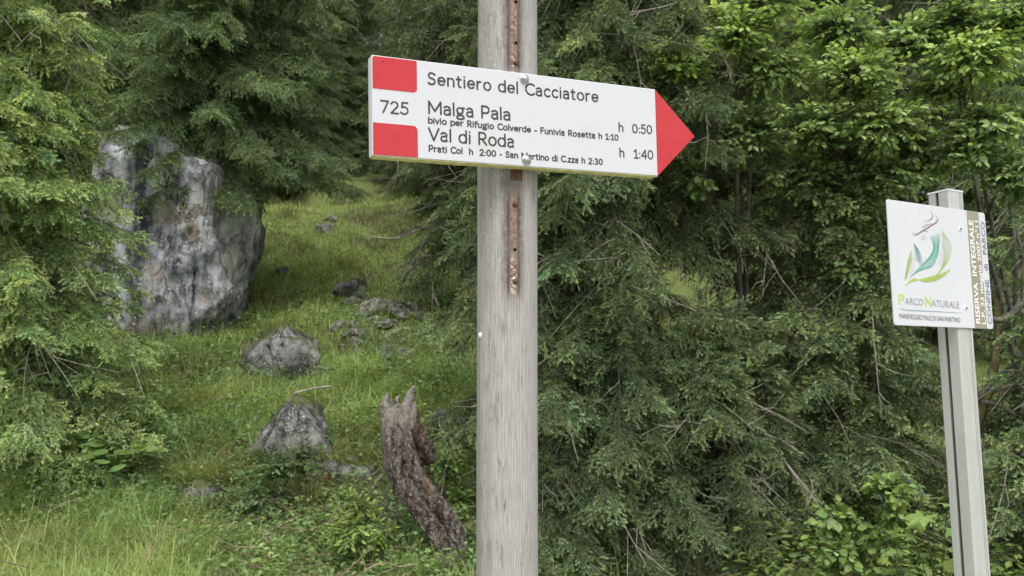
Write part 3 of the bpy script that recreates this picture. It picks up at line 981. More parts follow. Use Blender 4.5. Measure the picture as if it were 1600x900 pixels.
    limb('dead_branch', [at(570, 368, 10.2), at(620, 372, 10.3), at(670, 352, 10.5), at(740, 330, 10.9)], [.006, .012, .015, .018], 'long bare grey branch reaching left below the arrow sign', M_TWIG, 26, 6, .002)
    # sticks lying on the bank
    sg = 'dead sticks lying on the bank'
    bo = [o for o in COL.objects if o.get('label', '').startswith('lichened boulder')][0]
    bpy.context.view_layer.update()
    bv = np.array([bo.matrix_world @ v.co for v in bo.data.vertices])
    tp = bv[np.argmax(bv[:, 2])]

    def top_at(x):
        k = (abs(bv[:, 0] - x) < .03) & (abs(bv[:, 1] - tp[1]) < .06)
        return bv[k, 2].max() if k.any() else tp[2]
    A = np.array([tp[0] - .02, tp[1] - .02, top_at(tp[0] - .02) + .008]); B = np.array([tp[0] + .30, tp[1] - .05, tp[2] + .07])
    limb('stick', [A, (A + B) / 2 + np.array([0, 0, .008]), B], [.009, .011, .007], 'pale dry stick lying across the top of the lichened boulder', M_TWIG, 0, 6, .001, 'stick')
    for (a, b, r, lab) in (((560, 800), (598, 752), .016, 'grey slanting stick left of the dead stump'), ((385, 868), (420, 845), .026, 'dark broken stick low in the herbs below the boulder'),
                           ((300, 880), (330, 905), .024, 'short dark stick at the bottom of the bank'), ((232, 690), (240, 728), .012, 'pale upright stick in the herbs left of the boulder'),
                           ((262, 725), (274, 690), .010, 'thin brown stick in the herbs beside pale one'), ((430, 770), (442, 830), .018, 'brown dead stem standing at the foot of the boulder'),
                           ((590, 890), (640, 850), .02, 'weathered stick at the foot of the dead stump'), ((600, 905), (655, 880), .022, 'brown stick nearest the bottom under the stump'),
                           ((620, 860), (600, 790), .008, 'thin arching twig beside the stump foot'), ((640, 880), (588, 870), .014, 'grey root-like stick in the litter by the stump'),
                           ((575, 835), (640, 880), .012, 'dead twig slanting into the litter by stump'), ((195, 700), (215, 685), .014, 'small dark stick in big leaves under left spruce'),
                           ((480, 590), (525, 578), .02, 'dead brushwood stick behind the grey mossy boulder'), ((490, 575), (520, 590), .016, 'second brushwood stick crossing behind the grey boulder'),
                           ((600, 535), (640, 522), .03, 'fallen grey log under the spruce left of the post')):
        A, B = G(*a), G(*b)
        B = at(b[0], b[1], A[1] + .1) if abs(B[1] - A[1]) > .5 else B
        A = A + np.array([0, 0, r]); B = B + np.array([0, 0, r + .04])
        M_ = (A + B) / 2 + rng.normal(size=3) * .03
        limb('stick', [A, M_, B], [r, r * .9, r * .55], lab, M_DEADWOOD if r < .02 else M_TWIG, 2, 7, .002, 'stick', sg)


build_deadwood()


# ------------------------------------------------------------------ grass and herbs
def tri(x, lo, hi):
    return np.clip((x - lo) / (hi - lo), 0, 1)


def blades(g, P, Hh, Wd, az, bend, col, rng):
    """curved blades of three segments."""
    N = len(P)
    h = np.stack([np.cos(az), np.sin(az), np.zeros(N)], 1)
    s = np.stack([-np.sin(az), np.cos(az), np.zeros(N)], 1)
    rings = []
    for t, w in ((0, 1.0), (.38, .85), (.72, .55)):
        c = P + h * (bend * Hh * t ** 2)[:, None] + np.array([0, 0, 1.0]) * (Hh * (t - .45 * bend * t ** 2.2))[:, None]
        rings += [c - s * (Wd * w / 2)[:, None], c + s * (Wd * w / 2)[:, None]]
    tip = P + h * (bend * Hh)[:, None] + np.array([0, 0, 1.0]) * (Hh * (1 - .45 * bend))[:, None]
    V = np.stack(rings + [tip], 1)
    b = (np.arange(N) * 7)[:, None]
    Q = np.concatenate([b + np.array([0, 1, 3, 2]), b + np.array([2, 3, 5, 4])])
    T = b + np.array([4, 5, 6])
    base = g.n
    g.add(V.reshape(-1, 3), Q, np.repeat(col, 7, 0))
    g.f.setdefault((3, 0), []).append(T + base)


def patch(x, y, k=0):
    return .5 + .5 * (np.sin(1.7 * x + 1.1 * y + k) * np.sin(.9 * x - 1.6 * y + 2 * k) * .6 + .4 * np.sin(4.1 * x + 2.3 * y + k) * np.sin(3.1 * y - 2.7 * x))


def build_grass():
    rng = np.random.default_rng(12)

    def pts(n, y0, y1, margin=1.2, right=.55):
        y = 1 / rng.uniform(1 / y1, 1 / y0, n)
        lo = -.66 * y - margin; hi = np.where(y < 30, right + .02 * y, 4)
        x = lo + (hi - lo) * rng.random(n)
        return x, y
    g = Geo()
    x, y = pts(300000, 4.6, 45)
    z = H(x, y)
    f = patch(x, y)
    tall = tri(-x, 1.3, 2.4) * (1 - tri(y, 6.0, 6.9))                     # the tall stand at the lower left
    mid = np.exp(-((y - 8.3) / 1.0) ** 2) * np.exp(-((x + 1.7) / .9) ** 2)   # bright grass round the boulders
    herb = tri(y, 5.7, 6.3) * (1 - tri(y, 7.4, 8.2)) * (1 - mid)
    sc_c = G(592, 505)
    scree = np.exp(-(((x - sc_c[0]) / .8) ** 2 + ((y - sc_c[1]) / 1.3) ** 2))
    keep = rng.random(len(x)) < (1 - .75 * scree) * np.clip(.55 + .35 * f + .5 * mid + .6 * tall - .45 * herb, .1, 1)
    x, y, z, f, tall, mid = [a[keep] for a in (x, y, z, f, tall, mid)]
    N = len(x)
    hh = (.10 + .11 * f + .05 * tall + .08 * mid) * rng.lognormal(0, .28, N) * np.clip(1.15 - y / 60, .6, 1)
    wd = (.0022 + .00050 * y) * rng.uniform(.7, 1.3, N)
    cA = np.array([.21, .315, .10]); cB = np.array([.43, .52, .20]); cD = np.array([.38, .33, .19])
    k = np.clip(.25 + .45 * f + .35 * mid + .12 * tall + .5 * tri(y, 9.5, 15) + rng.normal(0, .22, N), 0, 1)[:, None]  # far meadow blades lightened to make up for the trees' shade
    col = cA * (1 - k) + cB * k
    f2 = patch(x * .8, y * .8, 2.2)
    col = col * (1 + .22 * (f2[:, None] - .5) * np.array([1.6, .7, .5]))
    dry = (rng.random(N) < .05 + .22 * np.clip(f2 - .45, 0, 1))[:, None]
    col = np.where(dry, cD * rng.uniform(.7, 1.2, N)[:, None], col) * rng.lognormal(0, .15, N)[:, None]
    blades(g, np.stack([x, y, z - .01], 1), hh, wd, rng.uniform(0, 6.28, N), rng.uniform(.25, 1.1, N), col, rng)
    # under the trees on the right: thin grass
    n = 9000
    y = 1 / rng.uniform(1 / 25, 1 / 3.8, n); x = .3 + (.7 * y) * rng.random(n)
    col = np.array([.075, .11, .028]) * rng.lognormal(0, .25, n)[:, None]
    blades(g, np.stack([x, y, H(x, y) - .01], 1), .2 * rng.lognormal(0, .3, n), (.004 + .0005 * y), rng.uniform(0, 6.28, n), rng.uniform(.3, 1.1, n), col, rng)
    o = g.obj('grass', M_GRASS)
    o['kind'] = 'stuff'; o['label'] = 'long green grass mixed with dry blades covering the bank'
    # low herbs
    g = Geo()
    n = 12000
    y = 1 / rng.uniform(1 / 16, 1 / 5.0, n)
    x = -.66 * y - 1 + (.66 * y + 1.5) * rng.random(n)
    f = patch(x, y, 1.3)
    herb = np.maximum(tri(y, 5.3, 6.1) * (1 - tri(y, 7.8, 9.0)), .9 * (patch(x * 1.3, y * 1.3, .4) > .62))
    tall = tri(-x, 1.5, 2.3) * (1 - tri(y, 5.8, 6.5))
    kp = rng.random(n) < np.clip(.25 + .5 * f + .6 * herb - .35 * tall, .05, 1)
    x, y, f = x[kp], y[kp], f[kp]
    n = len(x)
    for shape, m, size, part in ((LEAF_ROUND, 9, .036, 0), (LEAF, 10, .042, 1), (LOBED, 6, .038, 2), (LEAF_THIN, 12, .05, 3)):
        k = np.where(np.arange(n) % 4 == part)[0]
        c = np.stack([x[k], y[k], H(x[k], y[k])], 1)
        ht = .10 + .16 * rng.random(len(k))
        r = .07 + .07 * rng.random(len(k))
        a = rng.uniform(0, 6.28, (len(k), m)); lv = rng.random((len(k), m))
        off = np.stack([np.cos(a) * r[:, None] * (.3 + lv), np.sin(a) * r[:, None] * (.3 + lv), ht[:, None] * (.35 + .65 * lv)], -1)
        P = (c[:, None] + off).reshape(-1, 3)
        D = np.stack([np.cos(a), np.sin(a), rng.normal(.05, .3, a.shape)], -1).reshape(-1, 3)
        base = np.array([.10, .175, .072]) * (1 - f[k][:, None]) + np.array([.22, .32, .11]) * f[k][:, None]
        put_leaves(g, shape, P, D, size * rng.uniform(.6, 1.3, len(P)), np.repeat(base, m, 0), rng, .45, .2)
    o = g.obj('undergrowth', M_LEAF)
    o['kind'] = 'stuff'; o['label'] = 'low leafy herbs growing through the grass on the bank'
    # dead twigs and straw lying about
    g = Geo()
    for k in range(1100):
        yy = rng.uniform(4.9, 7.0); xx = rng.uniform(-2.4, .2) if k % 3 else rng.uniform(-.66 * yy, .6 * yy)
        zz = float(H(xx, yy)); a = rng.uniform(0, 6.28); l = rng.uniform(.08, .38); lift = rng.uniform(-.1, .5)
        p0 = np.array([xx, yy, zz + rng.uniform(.0, .20)]); d = np.array([math.cos(a), math.sin(a), lift]) * l
        w = rng.normal(size=3) * .02
        c = np.array([.165, .12, .085]) * rng.lognormal(0, .5)
        tube(g, [p0, p0 + d * .5 + w, p0 + d], np.array([1, .8, .4]) * rng.uniform(.0015, .006), 4, c, caps=False)
    o = g.obj('litter', M_STRAW)
    o['kind'] = 'stuff'; o['label'] = 'dead brown twigs and straw lying in the herbs'
    # low shoots at the foot of the right hand spruces
    g = Geo(); n = 900
    y = rng.uniform(3.9, 6.2, n); x = y * rng.uniform(.28, .66, n)
    c = np.stack([x, y, H(x, y)], 1); m = 9
    a = rng.uniform(0, 6.28, (n, m)); lv = rng.random((n, m)); ht = rng.uniform(.1, .42, n)
    P = (c[:, None] + np.stack([np.cos(a) * .12 * (.3 + lv), np.sin(a) * .12 * (.3 + lv), ht[:, None] * (.3 + .7 * lv)], -1)).reshape(-1, 3)
    D = np.stack([np.cos(a), np.sin(a), rng.normal(.1, .3, a.shape)], -1).reshape(-1, 3)
    put_leaves(g, LEAF, P, D, .05 * rng.uniform(.6, 1.4, len(P)), np.tile([.15, .215, .06], (len(P), 1)), rng, .45, .25)
    o = g.obj('undergrowth', M_LEAF)
    o['kind'] = 'stuff'; o['label'] = 'low leafy shoots on the ground below the park sign'


build_grass()


def rosette(name, label, base, n, stalk, leaf, shape, col, seed, cat='plant', group=None, spread=.25, wood=(.06, .09, .03)):
    rng = np.random.default_rng(seed)
    root = thing(name, label, cat, base, group)
    gs, gl = Geo(), Geo()
    P, D, S = [], [], []
    for k in range(n):
        a = rng.uniform(0, 6.28); r = spread * rng.uniform(.2, 1.0); h = stalk * rng.uniform(.5, 1.05)
        e = np.array([math.cos(a) * r, math.sin(a) * r, h])
        tube(gs, [(0, 0, -.02), e * np.array([.3, .3, .6]), e], [.004, .003, .002], 5, wood, caps=False)
        P.append(e); D.append([math.cos(a), math.sin(a), rng.normal(-.1, .2)]); S.append(leaf * rng.uniform(.6, 1.15))
    put_leaves(gl, shape, np.array(P), np.array(D), np.array(S), np.tile(col, (n, 1)), rng, .35, .15)
    gs.obj('stem', M_LEAF, root); gl.obj('foliage', M_LEAF, root)
    return root


def round_leaf():
    k = 14
    V = [(0.12, 0, 0)] + [(.5 + .62 * math.cos(a), .62 * math.sin(a), -.10 * math.cos(a * 3) * .3 - .06) for a in np.linspace(-math.pi * .93, math.pi * .93, k)]
    return np.array(V), np.array([(0, i, i + 1) for i in range(1, k)])


def tussock(label, px, py, n, length, seed, dry=.25):
    rng = np.random.default_rng(seed)
    p = G(px, py)
    g = Geo()
    P = np.stack([rng.normal(0, .07, n), rng.normal(0, .06, n), np.zeros(n)], 1)
    az = np.arctan2(P[:, 1], P[:, 0]) + rng.normal(0, .6, n)
    k = rng.random(n)[:, None]
    col = np.array([.17, .225, .06]) * (1 - k) + np.array([.30, .33, .11]) * k
    col = np.where(rng.random((n, 1)) < dry, np.array([.40, .33, .20]), col) * rng.lognormal(0, .15, (n, 1))
    blades(g, P, length * rng.lognormal(0, .25, n), np.full(n, .0045), az, rng.uniform(.5, 1.5, n), col, rng)
    o = g.obj('grass_tussock', M_GRASS); o.location = p
    tag(o, label, 'grass tussock', 'grass tussocks on the bank')


def build_plants():
    RL = round_leaf()
    grp = 'broad leaved butterbur plants under the left spruce'
    for k, (px, py, lab) in enumerate(((120, 745, 'broad leaved plant with large flat leaves under the left spruce'), (150, 770, 'large leaved plant nearest the tall grass under the left spruce'),
                                       (205, 760, 'large leaved plant right of the others below the left spruce'), (85, 730, 'large leaved plant deepest in shade under left spruce'), (170, 735, 'large leaved plant between stick and spruce boughs on the left'))):
        rosette('broadleaf_plant', lab, G(px, py), 16, .32, .095, RL, (0.150, 0.232, 0.068), 60 + k, 'plant', grp, .26)
    rosette('lobed_leaf_plant', 'pale plant with large lobed leaves left of the aluminium post foot', stand(1452, 4.1), 10, .78, .11, LOBED, (0.210, 0.300, 0.090), 71, 'plant', None, .14)
    rosette('lobed_leaf_plant', 'small fern-like lobed plant at the bottom left of the aluminium post', stand(1415, 4.3), 12, .42, .08, lobed_shape(7), (0.225, 0.300, 0.075), 72, 'plant', None, .2)
    tussock('big grass tussock drooping over a low dark rock left of the boulder', 305, 770, 420, .42, 81, .22)
    tussock('grass tussock hanging down the right side of the lichened boulder', 505, 740, 340, .40, 82, .2)
    tussock('dry tussock with long dead straw below the boulder', 480, 800, 260, .40, 83, .6)
    tussock('grass tussock over the brownish rock left of the stump', 545, 740, 260, .36, 84, .4)
    tussock('pale seeding grass tussock at the lower left corner', 40, 885, 300, .38, 85, .25)
    tussock('lush grass tussock at the bottom edge of the tall grass', 150, 900, 300, .38, 86, .15)
    tussock('lush tussock at the right end of the tall grass', 240, 890, 300, .36, 87, .1)
    rng = np.random.default_rng(91)
    for k, (px, py) in enumerate(((395, 470), (430, 520), (480, 560), (520, 640), (560, 690), (385, 620), (300, 650), (250, 620), (210, 640), (350, 710), (410, 400), (470, 390), (540, 420), (450, 340), (520, 320), (580, 600), (660, 600), (640, 570), (270, 830), (350, 830), (420, 870), (640, 660))):
        tussock('small grass tussock growing on the open slope', px, py, int(rng.integers(90, 200)), rng.uniform(.2, .4) * (1.25 if py < 450 else 1), 100 + k, rng.uniform(.1, .5))
    tussock('yellowish grass tussock behind the big drooping one', 340, 640, 260, .32, 88, .4)


build_plants()


# ------------------------------------------------------------------ the wooden signpost with its arrow board
def rot_yxz(yaw, tilt, roll):
    cy, sy = math.cos(yaw), math.sin(yaw); Rz = np.array([[cy, -sy, 0], [sy, cy, 0], [0, 0, 1]])
    c, s = math.cos(tilt), math.sin(tilt); Rx = np.array([[1, 0, 0], [0, c, -s], [0, s, c]])
    c, s = math.cos(roll), math.sin(roll); Ry = np.array([[c, 0, s], [0, 1, 0], [-s, 0, c]])
    return Rz @ Rx @ Ry


def mat4(R, o):
    return Matrix([[*R[0], o[0]], [*R[1], o[1]], [*R[2], o[2]], [0, 0, 0, 1]])


B_R, B_O = rot_yxz(.4161, -.0102, -.018), np.array([-.2036, 1.2001, 1.8674])
S_R, S_O = rot_yxz(.4814, -.0544, .0197), np.array([.9823 * .788, 2.1388 * .788, 1.6 + .0355 * .788])


def on_plane(R, O, px, py):
    d = ray(px, py); n = R[:, 1]
    t = ((O - EYE) @ n) / (d @ n)
    q = R.T @ (EYE + d * t - O)
    return q[0], q[2]


def uvb(px, py): return on_plane(B_R, B_O, px, py)


def zb(x, y): return uvb(560 + x / 4.09, 70 + y / 4.09)


def uvs(px, py): return on_plane(S_R, S_O, px, py)


def zs(x, y): return uvs(1370 + x / 3.6, 280 + y / 3.6)


# single-line letters as a routing tool would cut them: cap height 1, x height .70
def arc(cx, cy, rx, ry, a0, a1, n=12):
    a = np.radians(np.linspace(a0, a1, n))
    return [(cx + rx * math.cos(t), cy + ry * math.sin(t)) for t in a]


def glyphs():
    g = {}
    bowl = lambda x: arc(x, .35, .25, .35, 0, 360, 22)
    g[' '] = (.3, [])
    g['S'] = (.58, [[(.53, .87)] + arc(.29, .76, .21, .24, 40, 270, 14) [:-1] + arc(.27, .26, .25, .26, 90, -150, 14)])
    g['e'] = (.55, [[(.04, .37), (.51, .37)] + arc(.28, .36, .24, .34, 0, 318, 20)])
    g['n'] = (.54, [[(.06, 0), (.06, .7)], [(.06, .45)] + arc(.27, .45, .21, .25, 180, 0, 10) + [(.48, 0)]])
    g['h'] = (.54, [[(.06, 0), (.06, 1.03)], [(.06, .45)] + arc(.27, .45, .21, .25, 180, 0, 10) + [(.48, 0)]])
    g['u'] = (.54, [[(.06, .7), (.06, .25)] + arc(.27, .25, .21, .25, 180, 360, 10), [(.48, .7), (.48, 0)]])
    g['m'] = (.84, [[(.06, 0), (.06, .7)], arc(.25, .45, .19, .25, 180, 0, 10) + [(.44, 0)], arc(.61, .45, .17, .25, 180, 0, 10) + [(.78, 0)]])
    g['t'] = (.38, [[(.16, .92), (.16, .16)] + arc(.29, .16, .13, .16, 180, 290, 7), [(.02, .68), (.34, .68)]])
    g['i'] = (.16, [[(.08, 0), (.08, .7)], [(.08, .93), (.08, .955)]])
    g['r'] = (.38, [[(.06, 0), (.06, .7)], [(.06, .42)] + arc(.30, .40, .24, .29, 175, 75, 7)])
    g['o'] = (.58, [bowl(.29)])
    g['d'] = (.56, [bowl(.27), [(.50, 0), (.50, 1.03)]])
    g['b'] = (.56, [bowl(.31), [(.06, 0), (.06, 1.03)]])
    g['p'] = (.56, [bowl(.31), [(.06, -.27), (.06, .7)]])
    g['g'] = (.56, [arc(.25, .44, .20, .25, 0, 360, 18), [(.36, .66), (.54, .67)], [(.12, .24), (.10, .12), (.2, .06), (.40, .04)] + arc(.27, -.12, .25, .15, 50, -230, 16)])
    g['l'] = (.14, [[(.07, 0), (.07, 1.03)]])
    g['c'] = (.50, [arc(.30, .35, .25, .35, 48, 312, 16)])
    g['C'] = (.70, [arc(.44, .5, .39, .5, 46, 314, 20)])
    g['a'] = (.50, [[(.05, .60)] + arc(.23, .49, .20, .21, 115, 0, 8) + [(.43, 0)], [(.43, .41), (.28, .40)] + arc(.22, .20, .18, .20, 100, 290, 12) + [(.43, .13)]])
    g['M'] = (.92, [[(.07, 0), (.07, 1), (.46, .22), (.85, 1), (.85, 0)]])
    g['P'] = (.60, [[(.07, 0), (.07, 1), (.30, 1)] + arc(.30, .71, .26, .29, 90, -90, 12) + [(.07, .42)]])
    g['R'] = (.62, [[(.07, 0), (.07, 1), (.30, 1)] + arc(.30, .73, .24, .27, 90, -90, 12) + [(.07, .46)], [(.28, .46), (.58, 0)]])
    g['V'] = (.68, [[(.0, 1), (.34, .0), (.68, 1)]])
    g['v'] = (.50, [[(.02, .7), (.25, .0), (.48, .7)]])
    g['F'] = (.52, [[(.50, 1), (.07, 1), (.07, 0)], [(.07, .52), (.44, .52)]])
    g['f'] = (.34, [[(.36, 1.0)] + arc(.29, .84, .15, .18, 90, 180, 6) + [(.14, 0)], [(.0, .67), (.32, .67)]])
    g['s'] = (.46, [[(.40, .60)] + arc(.23, .53, .17, .17, 50, 270, 10)[:-1] + arc(.22, .18, .19, .18, 90, -140, 11)])
    g['z'] = (.46, [[(.04, .69), (.42, .69), (.03, .01), (.44, .01)]])
    g['-'] = (.34, [[(.04, .36), (.30, .36)]])
    g['.'] = (.16, [[(.08, .02), (.08, .05)]])
    g[':'] = (.18, [[(.09, .06), (.09, .09)], [(.09, .56), (.09, .59)]])
    g['0'] = (.62, [arc(.31, .5, .26, .5, 0, 360, 24)])
    g['1'] = (.46, [[(.06, .78), (.28, 1), (.28, 0)], [(.08, 0), (.46, 0)]])
    g['2'] = (.60, [arc(.29, .72, .23, .28, 165, -25, 12) + [(.06, .0), (.56, .0)]])
    g['3'] = (.58, [arc(.27, .75, .21, .25, 150, -90, 12) + arc(.27, .25, .25, .26, 90, -150, 13)])
    g['4'] = (.62, [[(.46, 0), (.46, 1), (.03, .30), (.60, .30)]])
    g['5'] = (.58, [[(.51, 1), (.14, 1), (.10, .56)] + arc(.25, .32, .27, .32, 105, -150, 13)])
    g['7'] = (.58, [[(.04, 1), (.55, 1), (.20, 0)]])
    return g


GLY = glyphs()


def routed_text(g, body, uv0, uv1, cap, stroke, y=-.0003, track=.10):
    """letters from uv0 to uv1 along the baseline, cap height in metres."""
    w = sum(GLY[c][0] + track for c in body) - track
    a = np.array(uv0); d = np.array(uv1) - a
    L = np.linalg.norm(d); e = d / L; nrm = np.array([-e[1], e[0]])
    sx = L / w
    x = 0.0
    for c in body:
        adv, lines = GLY[c]
        for ln in lines:
            p = np.array(ln)
            q = a + e * ((x + p[:, :1]) * sx) + nrm * (p[:, 1:] * cap)
            P3 = np.stack([q[:, 0], np.full(len(q), y), q[:, 1]], 1)
            T = np.diff(P3, axis=0); T = T / (np.linalg.norm(T, axis=1)[:, None] + 1e-9)
            cut = [0] + [i + 1 for i in range(len(T) - 1) if T[i] @ T[i + 1] < .75] + [len(P3) - 1]
            for i0, i1 in zip(cut[:-1], cut[1:]):            # a corner starts a new pass of the tool
                Q = P3[i0:i1 + 1].copy()
                Q[0] -= T[i0] * stroke * .3; Q[-1] += T[i1 - 1] * stroke * .3
                tube(g, Q, stroke / 2, 8, (.04, .04, .045), flat=((0, 1, 0), .25))
        x += adv + track


def wood_post_material():
    t = NT('weathered post wood')
    tc = t.n('ShaderNodeTexCoord'); sep = t.n('ShaderNodeSeparateXYZ'); t.t.links.new(tc.outputs['Object'], sep.inputs[0])
    X, Y, Z = sep.outputs
    ang = t.math('ARCTAN2', X, t.math('MULTIPLY', Y, -1.0))              # 0 faces the viewer's side
    com = t.n('ShaderNodeCombineXYZ')
    t.set(com.inputs[0], t.math('MULTIPLY', ang, .05)); t.set(com.inputs[1], 0.0); t.set(com.inputs[2], t.math('MULTIPLY', Z, .035))
    v = com.outputs[0]
    warp = t.noise(v, 30, 3)
    u = t.math('ADD', t.math('MULTIPLY', ang, 1.0), t.math('MULTIPLY', warp, .25))
    ring = t.math('SINE', t.math('MULTIPLY', u, 62.0))
    n2 = t.noise(v, 620, 5, .7)
    com2 = t.n('ShaderNodeCombineXYZ')
    t.set(com2.inputs[0], t.math('MULTIPLY', ang, .05)); t.set(com2.inputs[2], t.math('MULTIPLY', Z, .25))
    n3 = t.noise(com2.outputs[0], 90, 6, .65)
    n4 = t.noise(tc.outputs['Object'], 170, 5, .6)
    right = t.step(ang, -.25, .25)
    lines = t.math('MULTIPLY', t.step(ring, .1, .9), t.math('ADD', .25, t.math('MULTIPLY', right, .5)))
    c = t.mix(t.step(n2, .20, .80), (.235, .222, .212), (.56, .54, .525))
    c = t.mix(t.math('MULTIPLY', lines, t.step(n2, .25, .65)), c, (.30, .275, .26))
    c = t.mix(t.math('MULTIPLY', t.step(n3, .50, .68), t.math('SUBTRACT', .75, t.math('MULTIPLY', right, .5))), c, (.20, .19, .165))
    crack = t.noise(com.outputs[0], 210, 3, .5)
    ck = t.math('SUBTRACT', 1.0, t.step(t.math('ABSOLUTE', t.math('SUBTRACT', crack, .46)), 0.0, .016))
    ck = t.math('MULTIPLY', ck, t.step(t.noise(com2.outputs[0], 40, 3), .48, .6))
    c = t.mix(t.math('MULTIPLY', ck, .8), c, (.085, .078, .07))
    # left flank: greenish weathering, darkened further for its shaded side; pale lichen dots
    left = t.math('SUBTRACT', 1.0, t.step(ang, -.95, -.15))
    c = t.mix(t.math('MULTIPLY', left, t.math('MULTIPLY', t.step(t.noise(v, 60, 4), .38, .60), .7)), c, (.25, .245, .20))
    hi = t.step(Z, 1.55, 1.95)
    dots = t.math('MULTIPLY', t.step(n4, .61, .66), t.math('MULTIPLY', hi, t.math('SUBTRACT', 1.0, right)))
    c = t.mix(t.math('MULTIPLY', dots, .8), c, (.62, .62, .58))
    # old metal strap: a rusty ghost with dark edges and chips of white paint
    ctr = .21
    ed = t.math('ADD', t.math('ADD', t.math('ABSOLUTE', t.math('SUBTRACT', ang, ctr)), .022), t.math('MULTIPLY', t.math('SUBTRACT', n4, .5), .22))

    def band(z0, z1, soft=.01):
        zz = t.math('ADD', Z, t.math('MULTIPLY', t.math('SUBTRACT', n4, .5), .03))
        return t.math('MULTIPLY', t.step(zz, z0 - soft, z0 + soft), t.math('SUBTRACT', 1.0, t.step(zz, z1 - soft, z1 + soft)))
    z = post_z
    area = t.math('ADD', band(z(462), z(303)), band(z(112), z(-120)), clamp=True)
    core = t.math('MULTIPLY', area, t.math('SUBTRACT', 1.0, t.step(ed, .20, .26)))
    halo = t.math('MULTIPLY', t.math('ADD', band(z(465), z(265), .03), band(z(116), z(-120), .02), clamp=True), t.math('SUBTRACT', 1.0, t.step(ed, .2, .52)))
    c = t.mix(t.math('MULTIPLY', halo, .78), c, (.12, .10, .088))
    rust = t.mix(t.step(n4, .30, .68), (.13, .085, .065), (.40, .275, .20))
    rust = t.mix(t.step(ed, .09, .20), rust, (.075, .062, .056))
    c = t.mix(t.math('MULTIPLY', core, t.math('ADD', .55, t.math('MULTIPLY', .38, t.step(t.noise(tc.outputs['Object'], 22, 4), .38, .6)))), c, rust)
    chip = t.math('MULTIPLY', t.math('MULTIPLY', t.step(n4, .53, .58), t.math('ADD', t.math('ADD', band(z(448), z(408), .02), band(z(106), z(88), .008)), t.math('MULTIPLY', core, t.math('MULTIPLY', .35, t.step(t.noise(tc.outputs['Object'], 28, 3), .54, .62))), clamp=True)),
                  t.math('SUBTRACT', 1.0, t.step(ed, .10, .2)))
    c = t.mix(t.math('MULTIPLY', chip, .9), c, (.72, .71, .68))
    t.bump(t.math('ADD', t.math('MULTIPLY', n2, .6), t.math('ADD', t.math('MULTIPLY', ring, -.06), t.math('MULTIPLY', n3, .5))), .55, .003)
    return t.done(c, .82, 0, .2)


def screw_head(g, c, n, r, h, sides=24, hexa=False, col=(.5, .5, .5)):
    """domed or hexagonal head at c looking along n."""
    n = np.array(n, float); n /= np.linalg.norm(n); c = np.array(c, float)
    if hexa:
        tube(g, [c - n * .001, c + n * h * .25], [r * 1.45, r * 1.45], sides)
        tube(g, [c + n * h * .25, c + n * h * .8, c + n * h], [r, r, r * .82], 6)
    else:
        tube(g, [c - n * .002, c + n * h * .35, c + n * h * .75, c + n * h], [r, r * .95, r * .62, r * .15], sides)


P_AX = None


